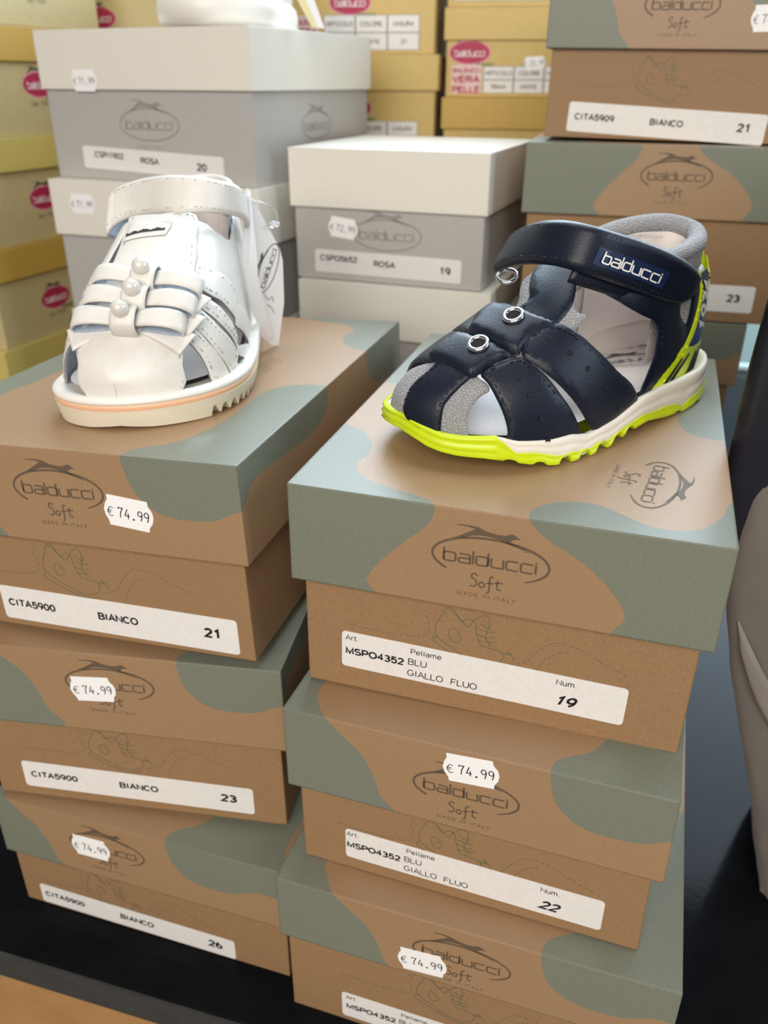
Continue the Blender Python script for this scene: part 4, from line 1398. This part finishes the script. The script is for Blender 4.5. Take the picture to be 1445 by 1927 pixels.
WD = {
    'tbar': [(1.0, 90),(1.0, 177),(0.965, 177),(0.932, 173),(0.921, 166),(0.901, 156),(0.878, 136),(0.833, 129),(0.797, 121),(0.744, 112),(0.698, 107),(0.671, 104),(0.623, 103),(0.581, 104),(0.569, 103),(0.572, 89),(0.555, 70),(0.603, 66),(0.649, 62),(0.703, 58),(0.755, 53),(0.793, 46),(0.813, 41),(0.842, 26),(0.86, 5),(0.955, 2),(1.0, 3)],
    'sA': [(0.782, 49),(0.772, 46),(0.768, 38),(0.764, 27),(0.751, 15),(0.737, 6),(0.73, 2),(0.734, 1),(0.7, 0),(0.76, 0),(0.783, 2),(0.789, 4),(0.792, 13),(0.795, 24),(0.798, 34),(0.801, 43),(0.797, 47)],
    'sB': [(0.762, 52),(0.751, 51),(0.735, 51),(0.73, 44),(0.727, 38),(0.718, 27),(0.699, 18),(0.678, 9),(0.673, 6),(0.686, 3),(0.61, 0),(0.69, 0),(0.726, 1),(0.728, 3),(0.74, 9),(0.756, 19),(0.765, 32),(0.768, 40),(0.771, 46),(0.772, 50)],
    'sC': [(0.721, 57),(0.706, 56),(0.705, 48),(0.694, 40),(0.685, 34),(0.675, 27),(0.661, 19),(0.657, 13),(0.661, 9),(0.53, 0),(0.6, 0),(0.673, 6),(0.676, 10),(0.691, 18),(0.709, 27),(0.72, 36),(0.728, 44),(0.732, 51),(0.735, 55)],
    'sD': [(0.671, 60),(0.652, 59),(0.629, 46),(0.594, 33),(0.582, 25),(0.586, 20),(0.44, 0),(0.52, 0),(0.644, 16),(0.641, 20),(0.657, 27),(0.671, 35),(0.686, 42),(0.696, 50),(0.699, 56),(0.701, 58)],
    'sE': [(0.56, 72),(0.55, 68),(0.538, 60),(0.52, 49),(0.453, 35),(0.34, 40),(0.28, 30),(0.28, 0),(0.36, 0),(0.45, 0),(0.619, 20),(0.603, 26),(0.614, 36),(0.644, 47),(0.665, 58),(0.667, 62)],
    'knot': [(0.794, 90),(0.748, 90),(0.695, 89)],
    'label': [(0.59, 99),(0.58, 82),(0.588, 81),(0.608, 82),(0.624, 97)],
    'toelen': [(0.804, 45),(0.86, 5)],
}
# ------------------------------------------------------------------ the white sandal
WLAST = Last(190,
    [(0, 0), (8, 13), (25, 24), (60, 29), (90, 33), (120, 39), (150, 41), (163, 38.5), (175, 30), (184, 16), (190, -5)],
    [(0, 0), (8, -13), (25, -24), (60, -28), (90, -31), (120, -36), (150, -40), (168, -40), (179, -34), (186, -24), (190, -5)],
    [(0, 18), (60, 15), (120, 12), (190, 12)],
    [(0, 94), (30, 97), (70, 100), (82, 98), (95, 93), (109, 85.5), (125, 78.5), (137, 72), (146, 66.5), (155, 59.5), (163, 52), (170, 45), (178, 37), (184, 29), (190, 20)],
    [(0, .8), (60, .62), (95, .66), (120, .72), (150, .8), (190, .85)],
    [(0, .8), (60, .75), (95, .8), (120, .85), (190, .8)])
WLEA = mat('white_leather', srgb(224, 221, 215), 0.36, srgb(220, 216, 209), 300, 0.05, 900, spec=.5)
WSUE = mat('pale_suede', srgb(176, 186, 200), 0.8, srgb(160, 170, 186), 900, 0.3, 1500)  # blue tint puts the cool light on the suede into its colour
WEDGE = mat('grey_cut_edge', srgb(150, 150, 152), 0.8, srgb(124, 124, 127), 1500)
WTHR = mat('cream_thread', srgb(176, 168, 152), 0.6)  # cream thread darkened, the stitches' tiny shadows put into the colour
WSOLE = mat('cream_sole', srgb(226, 219, 198), 0.5, srgb(220, 212, 190), 60, 0.12, 900, stretch=(1, 1, 6))
PEACH = mat('peach_band', srgb(240, 192, 156), 0.45)
WRIM = mat('white_rim', srgb(236, 233, 226), 0.4)
PEARL = mat('pearl', srgb(216, 213, 204), 0.14, coat=.8, spec=.7)
BEAD = mat('clear_bead', srgb(236, 238, 242), 0.1, trans=.6)
CARD = mat('card_white', srgb(238, 237, 238), 0.45)
LWHITE = mat('black_thread', srgb(24, 24, 26), 0.6)

def mirrored(poly): return [(u, 180 - p) for u, p in poly]

def white_sandal():
    La = WLAST
    t = foot_frame('toddler_sandal', 'white leather sandal with three pearl bows and peach sole band on a kraft box', 'sandal', L1[0], L1[1], (-18.9, 219.2), -13, .3)
    off = mirror_v([(0, 6), (.3, 6), (.6, 7), (.8, 7.5), (1, 6.5)])
    k = lambda f, d: (lambda v: f(v) + d)
    def bot(v):
        q = v if v <= 1 else 2 - v
        z = interp([(0, 1), (.1, 0), (.8, 0), (.93, .6), (1, 1.8)], q)
        if .18 < q < .81:
            s = ((q - .18) / .0265) % 1
            z += 5.2 * (1 - abs(2 * s - 1)) ** .8
        return z
    cm = mirror_v([(0, 12), (.3, 11), (.6, 9.6), (1, 9.0)])
    mb = MB()
    ring_wall(mb, La, [(k(off, -5), bot), (k(off, -1.6), bot), (k(off, -.6), lambda v: max(bot(v) + .2, cm(v) * .55)), (k(off, .2), cm), (k(off, -.8), k(cm, .1))], WSOLE, 720, False, None, 0)
    mb.build('outsole', t)
    mb = MB()
    ring_wall(mb, La, [(k(off, -1), k(cm, -.3)), (k(off, -.4), k(cm, 0)), (k(off, .1), k(cm, 1.5)), (k(off, .2), k(cm, 3.0)), (k(off, -1), k(cm, 3.1))], PEACH, 240)
    mb.build('peach_welt', t)
    mb = MB()
    ring_wall(mb, La, [(k(off, -1), k(cm, 2.9)), (k(off, .2), k(cm, 3.0)), (k(off, .5), k(cm, 4.2)), (k(off, 0), k(cm, 5.6)), (k(off, -1.6), k(cm, 6.3)), (k(off, -5), k(cm, 6.0)), (k(off, -8), k(cm, 4.5)), (k(off, -14), k(cm, 4.5))], WRIM, 240)
    mb.build('white_rim', t)
    mb = MB()
    vs, fs = [], []
    NU, NV = 36, 10
    for i in range(NU + 1):
        u = .01 + .975 * i / NU
        a, b = La.pt(u, 0), La.pt(u, 180)
        for j in range(NV + 1):
            p = a.lerp(b, j / NV)
            vs.append((p.x, p.y * .96, interp([(0, 19), (.5, 16.8), (1, 15.2)], u) + 2 * abs(2 * j / NV - 1) ** 4))
    for i in range(NU):
        for j in range(NV):
            q = i * (NV + 1) + j
            fs.append((q, q + 1, q + NV + 2, q + NV + 1))
    mb.add(vs, fs, LINING, True)
    mb.build('footbed', t)
    # heel and ankle quarters, both sides, lining
    mb = MB()
    heel = [(.004, 0), (.004, 80), (.04, 66), (.12, 52), (.22, 45), (.34, 44), (.40, 30), (.40, 0)]
    for q in (heel, mirrored(heel)):
        patch(mb, La, q, WLEA, .2, 1.8, 1.6, LINING)
    mb.build('heel_quarter', t)
    mb = MB()
    for q in (WD['sE'], mirrored(WD['sE'])):
        patch(mb, La, q, WLEA, -.6, 1.4, 1.6, WEDGE)
    o = mb.build('ankle_quarter', t)
    def strap(name, poly, base, th, st=True):
        mb = MB()
        patch(mb, La, poly, WLEA, base, th, 1.0, WEDGE, low=.8)
        if st: stitches(mb, La, poly, 1.9, base + th + .08, WTHR, .26, 1.8, 1.2, keep=lambda q: q.x < 185)
        return mb.build(name, t)
    for key, b in (('sA', .6), ('sB', .7), ('sC', .8), ('sD', .9)):
        strap('side_strap', WD[key], b, 1.5)
        strap('side_strap', mirrored(WD[key]), b, 1.5)
    strap('front_panel', WD['tbar'], 2.3, 1.6)
    # heel collar: a piped rim
    rim = smooth_poly3([(72, 26, 80), (56, 25, 85), (36, 21, 90), (16, 12, 92.5), (8, 0, 93.3), (16, -12, 92.5), (36, -21, 90), (56, -25, 85), (72, -26, 80)], 8)
    mb = MB()
    mb.tube(rim, 2.4, WLEA, 12)
    vs, fs = [], []
    for i, p in enumerate(rim):
        d = Vector((p.x - 36, p.y, 0)).normalized()
        for j in range(7):
            w = j / 6
            g = Vector((p.x, p.y, 0)) - d * (1.0 + 2 * sin(pi * w))
            vs.append((g.x, g.y, p.z - 70 * w))
    for i in range(len(rim) - 1):
        for j in range(6):
            a = i * 7 + j
            fs.append((a, a + 7, a + 8, a + 1))
    mb.add(vs, fs, LINING, True)
    mb.build('collar', t)
    # ankle strap
    T_ = [(40, -29, 80), (62, -32, 85), (83.7, -32.5, 91), (85, -28, 95), (88, -19, 98.1), (95.5, -6, 100.8), (104, 7, 102), (108, 19, 101.5), (106, 29, 99.8), (97.2, 35, 97.2), (78, 35.5, 92), (50, 31, 83)]
    B_ = [(44, -29, 62), (70, -32.5, 66), (97, -33, 72.7), (97, -28, 78.2), (97.5, -19, 81.6), (104.3, -6, 83.3), (113.5, 7, 84.8), (117, 19, 85.6), (110, 29, 84.1), (92, 36, 80), (74, 36, 74), (48, 31.5, 64)]
    B = Band(T_, B_, 8, -1)
    mb = MB()
    B.solid(mb, 2.4, WLEA, WSUE, rows=10, bulge=.55, edge=.1)
    for tt in (.12, .88):
        B.stitch(mb, tt, 2.3, mat('tan_thread', srgb(176, 168, 152), .6), .5, 10.6, .3, 2.0, 1.2)
    mb.build('ankle_strap', t)
    # folded name label on the tongue
    mb = MB()
    lb = WD['label']
    cen = [(u + .004, p) for u, p in lb]
    patch(mb, La, [(.592, 101), (.596, 82), (.606, 81.5), (.627, 83), (.638, 101)], WLEA, 4.0, 1.3, .8, WEDGE, n=1, grid=2.4)
    for i in range(15):
        w = i / 14
        hgt = (.0075, .005, .0065, .0085)[i % 4]
        u0, p0 = .632 - .011 * w, 99.5 - 14.6 * w
        mb.add([La.at(u0, p0, 5.45), La.at(u0 - hgt, p0, 5.45), La.at(u0 - hgt - .0004, p0 - 1.15, 5.45), La.at(u0 - .0008, p0 - 1.15, 5.45)], [(0, 1, 2, 3)], LWHITE)
    stitches(mb, La, [(.592, 101), (.596, 82), (.606, 81.5), (.612, 100)], 1.2, 5.4, WTHR, .22, 1.4, .9, n=1)
    mb.build('name_label', t)
    # bows
    for (u, p), sc, turn in (((WD['knot'][0][0] + .016, 90), 1.12, 4), ((WD['knot'][1][0] + .021, 88), 1.12, 3), ((WD['knot'][2][0] + .034, 87), 1.1, 0)):
        o = La.at(u, p, 3.2)
        n = La.nrm(u, p)
        ex = (La.pt(u + .01, p) - La.pt(u - .01, p)).normalized()
        ey = n.cross(ex)
        ex, ey = (ex * cos(rad(turn)) + ey * sin(rad(turn))), (ey * cos(rad(turn)) - ex * sin(rad(turn)))
        o = o + ey * 3.2
        q = lambda a, b, c: o + (ex * a + ey * b + n * (c - abs(b) ** 1.6 * .022)) * sc
        bow = None
        mb = MB()
        for s in (-1, 1):
            path = [(1, 2.6), (6, 5.2), (13, 7.4), (19, 7.6), (22.6, 5.6), (22.6, 2.8), (19, 1.6), (12, 1.4), (6, 1.2), (1, .6)]
            w0 = [3.2, 3.7, 4.1, 4.3, 4.3, 4.3, 4.3, 4.1, 3.7, 3.2]
            bd = Band([q(-w, s * b, c) for (b, c), w in zip(path, w0)], [q(w, s * b, c) for (b, c), w in zip(path, w0)], 6, -s)
            bd.solid(mb, 1.15, WLEA, WSUE, rows=5, bulge=.8, edge=.2)
        bow = mb.build('bow_loops', t)
        mb = MB()
        for s in (-1, 1):
            bd = Band([q(-3, s * 1, .3), q(-2.4, s * 9, .3), q(-.2, s * 18, .5), q(2.4, s * 27.5, 1.4)], [q(3.2, s * 1, .3), q(5.6, s * 9, .2), q(9, s * 17, .4), q(12.5, s * 22.5, 1.2)], 6, -s)
            bd.solid(mb, 1.1, WLEA, WSUE, rows=5, bulge=.8, edge=.2)
        x = mb.build('bow_tails', bow)
        mb = MB()
        kp = [(-4.6, 0.2), (-5.4, 3.4), (-4.2, 7.0), (0, 8.2), (4.2, 7.0), (5.6, 3.4), (4.9, -.2)]
        bd = Band([q(a, -5.2, c) for a, c in kp], [q(a, 5.2, c) for a, c in kp], 6, 1)
        bd.solid(mb, 1.2, WLEA, WSUE, rows=6, bulge=.7, edge=.2)
        mb.build('bow_knot', bow)
        mb = MB()
        ball(mb, q(-.8, -.4, 10.8), 4.0, PEARL, 28, 18)
        mb.build('pearl', bow)
    return t
white_sandal()

def place_on(boxpos, boxrot, loc):
    a, tx, ty = (rad(q) for q in boxrot)
    R = Matrix.Rotation(a, 3, 'Z') @ Matrix.Rotation(tx, 3, 'X') @ Matrix.Rotation(ty, 3, 'Y')
    return tuple(Vector(boxpos) + R @ Vector(loc))

def swing_tag():
    """folded card on a clear loop, leaning beside the white sandal; x along the card, z up"""
    loc = place_on(L1[0], L1[1], (33.9, 176.2, .3))
    t = thing('swing_tag', 'white folded card tag on a clear loop beside the white sandal', 'tag', loc, (L1[1][0] + 62, 0, 0))
    rear = [(-14, 90), (-12.4, 92), (-6, 80), (7.6, 57.5), (9.6, 50), (9.0, 25), (3, .2), (-3, 1.5), (-9, 8), (-17, 30), (-20, 48)]
    def card(name, pts, bend, y0):
        mb = MB()
        x0 = min(p[0] for p in pts); 
        vs, fs = [], []
        P = [q for a, b in zip(pts, pts[1:] + pts[:1]) for q in [(a[0] + (b[0] - a[0]) * i / 4, a[1] + (b[1] - a[1]) * i / 4) for i in range(4)]]
        ex = [(x, z) for x in range(-26, 14, 4) for z in range(2, 92, 5) if inside((x, z), pts) and seg_dist((x, z), P) > 1]
        v, f = cdt([P], ex)
        ok = [q for q in f if inside((sum(v[i][0] for i in q) / 3, sum(v[i][1] for i in q) / 3), pts)]
        yy = lambda x, z: y0 - bend(x, z)
        n = len(v)
        mb.add([(q[0], yy(q[0], q[1]), q[1]) for q in v], [tuple(q) for q in ok], CARD, True)
        mb.add([(q[0], yy(q[0], q[1]) + .5, q[1]) for q in v], [tuple(q)[::-1] for q in ok], CARD, True)
        m = len(P)
        mb.add([(x, yy(x, z), z) for x, z in P] + [(x, yy(x, z) + .5, z) for x, z in P], [(i, m + i, m + (i + 1) % m, (i + 1) % m) for i in range(m)], CARD)
        return mb, yy
    mb, yy = card('card', rear, lambda x, z: 0, 0)
    for sh in logo(True, False):
        vs, fs = shift(sh, -1.5, 47, 62, .62)
        mb.add([(x, -.15, z) for x, z in vs], fs, GREYINK)
    for q in ([(-6, 33), (-3, 29), (0, 30), (1, 27)], [(-4, 26), (-1, 24), (1, 20)]):
        vs, fs = ribbon(smooth_poly(q, 4, False), .4)
        mb.add([(x, -.15, z) for x, z in vs], fs, GREYINK)
    mb.build('card', t)
    front = [(-14, 90), (-12.6, 91), (-15.5, 70), (-16.5, 45), (-12, 27), (-5, 8), (-8.5, 6.5), (-18, 22), (-25, 41), (-20, 62)]
    mb, yy = card('front_leaf', front, lambda x, z: 2.5 + 7 * (1 - min(1, abs(z - 45) / 45) ** 2), 0)
    mb.build('front_leaf', t)
    mb = MB()
    mb.tube(smooth_poly3([(-13, -1.2, 86), (-6, -3, 84), (3, -2, 80), (8, 1, 74), (6, 3, 70), (0, 1.5, 72), (-8, 1.2, 79), (-13, 1.4, 85)], 6), .35, BEAD, 6)
    mb.build('plastic_loop', t)
    for p, r in (((1, -3.2, 71.5), 2.1), ((4.6, -3.0, 71.2), 1.5)):
        mb = MB(); ball(mb, p, r, BEAD, 18, 12)
        mb.build('bead', t)
swing_tag()

# ------------------------------------------------------------------ white shoe and its tag on the top left box
def white_shoe():
    La = Last(185,
        [(0, 0), (10, 16), (30, 26), (70, 29), (120, 38), (145, 40), (165, 32), (178, 18), (185, 0)],
        [(0, 0), (10, -16), (30, -26), (70, -29), (120, -38), (145, -40), (165, -34), (178, -20), (185, 0)],
        [(0, 16), (185, 14)], [(0, 80), (60, 88), (95, 80), (130, 60), (160, 46), (175, 36), (185, 24)], [(0, .8), (185, .8)], [(0, .8), (185, .75)])
    pos, rot = (-187.6, 717.7, 34.6), (-24.08, 0, 0)
    t = foot_frame('toddler_shoe', 'white rounded shoe seen from its toe on the top left box', 'shoe', pos, rot, (9, 186), -14, .3)
    f = lambda c: (lambda v: c)
    mb = MB()
    ring_wall(mb, La, [(f(-6), f(0)), (f(3), f(.6)), (f(6.5), f(5)), (f(7.5), f(12)), (f(6), f(19)), (f(2.5), f(22)), (f(-3), f(21))], WRIM, 200, True, None, 0)
    mb.build('sole', t)
    mb = MB()
    patch(mb, La, [(.5, 0), (.75, 0), (.9, 0), (.97, 2), (.99, 90), (.97, 178), (.9, 180), (.75, 180), (.5, 180), (.47, 120), (.46, 90), (.47, 60)], WLEA, .5, 2.5, 2, WSUE, grid=5)
    for q in ([(.004, 0), (.004, 70), (.1, 62), (.25, 52), (.42, 48), (.48, 30), (.48, 0)],):
        patch(mb, La, q, WLEA, .5, 2.5, 2, LINING, grid=5)
        patch(mb, La, mirrored(q), WLEA, .5, 2.5, 2, LINING, grid=5)
    mb.build('upper', t)
    mb = MB()
    patch(mb, La, [(.44, 62), (.44, 118), (.56, 112), (.56, 68)], WLEA, -1, 2, 2, WSUE, grid=5)
    mb.build('tongue', t)
    loc = place_on(pos, rot, (124, 60, .3))
    t = thing('paper_tag', 'white and yellow paper tag leaning beside the white shoe', 'tag', loc, (20, 0, 0))
    mb = MB()
    mb.add([(-4, 0, 0), (4, 0, 0), (-16, 10, 58), (-30, 10, 58), (-4, 1, 0), (4, 1, 0), (-16, 11, 58), (-30, 11, 58)], [(0, 1, 2, 3), (7, 6, 5, 4), (0, 4, 5, 1), (1, 5, 6, 2), (2, 6, 7, 3), (3, 7, 4, 0)], CARD)
    mb.build('front_leaf', t)
    mb = MB()
    mb.add([(-6, -2.4, 0), (-2, -2.4, 0), (-27, 7, 58), (-38, 7, 58), (-6, -1.6, 0), (-2, -1.6, 0), (-27, 7.8, 58), (-38, 7.8, 58)], [(0, 1, 2, 3), (7, 6, 5, 4), (0, 4, 5, 1), (1, 5, 6, 2), (2, 6, 7, 3), (3, 7, 4, 0)], mat('pale_yellow_paper', srgb(228, 220, 168), .5))
    mb.build('yellow_leaf', t)
white_shoe()

# ------------------------------------------------------------------ grey pouch with black flap at the right, carton under the table
def grey_pouch():
    base = (252, 352, -451)
    t = thing('pouch', 'grey satin pouch with a black flap, leaning at the right edge', 'bag', base)
    GRY = mat('grey_satin', srgb(118, 112, 106), 0.42, srgb(108, 102, 97), 14, 0.15, 25, sheen=.2)
    PALE = mat('pale_sheen_hem', srgb(142, 135, 128), 0.4, srgb(130, 124, 117), 30, 0.2, 60)  # hem and fold made paler, the satin's sheen put into the colour
    BLK = mat('black_satin', srgb(18, 18, 24), 0.35, srgb(24, 24, 38), 10, 0.1, 60)
    # left outline (x) by height, measured from the base point
    prof = [(0, -14), (16, -20), (37, -26), (76, -37), (117, -50), (147, -60), (179, -70), (206, -76.5), (231, -81.5), (258, -82.5), (282, -80), (299, -76), (318, -60), (334, -40)]
    plan_ = smooth_poly([(95, -3), (60, -8), (28, -9), (8, -5), (0, 2), (7, 20), (24, 52), (50, 84), (95, 96)], 4, False)
    def wall(zs, xl, m, name, dy=0.0, wrinkle=.4):
        mb = MB()
        W1 = len(plan_)
        vs, fs = [], []
        for i, z in enumerate(zs):
            for j, (x, y) in enumerate(plan_):
                k = wrinkle * (sin(z * .06 + j * .5) + .6 * sin(z * .11 - j * 1.1))
                dm = max(0.02, 1 - ((z - 372) / 60) ** 2) ** .5 if z > 372 else 1.0
                cx = xl(z) + 55
                vs.append((cx + (xl(z) + x * (95 - xl(z) - 60) / 95 + abs(k) - cx) * dm, 45 + (y + dy - k - 45) * dm, z))
        n = len(zs) - 1
        for i in range(n):
            for j in range(W1 - 1):
                q = i * W1 + j
                fs.append((q, q + W1, q + W1 + 1, q + 1))
            fs.append((i * W1, i * W1 + W1 - 1, (i + 1) * W1 + W1 - 1, (i + 1) * W1))
        mb.add(vs, fs, m, True)
        mb.add(vs[:W1], [tuple(range(W1))], m)
        mb.add(vs[-W1:], [tuple(range(W1))[::-1]], m)
        return mb.build(name, t, recalc=False)
    wall([2 + 332 * i / 54 for i in range(55)], lambda z: interp(prof, z), GRY, 'grey_side')
    wall([225 + 206 * i / 40 for i in range(41)], lambda z: interp([(225, -70), (250, -88), (282, -91.5), (300, -91.5), (330, -91), (375, -88), (431, -80)], z), BLK, 'black_flap', 4, .25)
    mb = MB()
    h = smooth_poly3([(-14.5, 4, 3), (-12, 20, 2.4), (8, 1.5, 2.2), (40, -1, 2.4), (80, 0, 2.2)], 8)
    mb.tube([(-6, 30, 2.6), (-14, 4, 2.6), (-8, -4, 2.6), (12, -9, 2.6), (42, -9, 2.6), (78, -6, 2.6)], 2.4, PALE, 10)
    mb.build('rolled_hem', t)
    mb = MB()
    f = smooth_poly3([(-74, -3, 212), (-62, -9, 190), (-44, -11, 160), (-30, -11, 125), (-18, -11, 85), (-2, -11, 62)], 8)
    g = smooth_poly3([(-70, -4, 196), (-58, -9, 165), (-36, -11, 130), (-18, -11, 90), (-2, -11, 50), (14, -9, 16)], 8)
    bd = Band(f[::8] + [f[-1]], g[::8] + [g[-1]], 8, -1)
    bd.solid(mb, 2.6, PALE, PALE, rows=8, bulge=.3, edge=.35)
    mb.build('pale_fold', t)
grey_pouch()

def carton():
    ca, sa = cos(rad(YAW)), sin(rad(YAW))
    x, y = table_pt(-160, 3.5)
    t = thing('carton', 'brown cardboard carton under the front edge of the black table', 'carton', (x, y, -1412), (YAW, 0, 0))
    mb = MB()
    mb.box(-330, 330, 0, 380, 0, 936, CARTM)
    mb.build('body', t)
    mb = MB()
    mb.box(-24, 24, -.5, -.1, 700, 936, mat('packing_tape', srgb(190, 150, 96), .25))
    mb.build('tape', t)
carton()
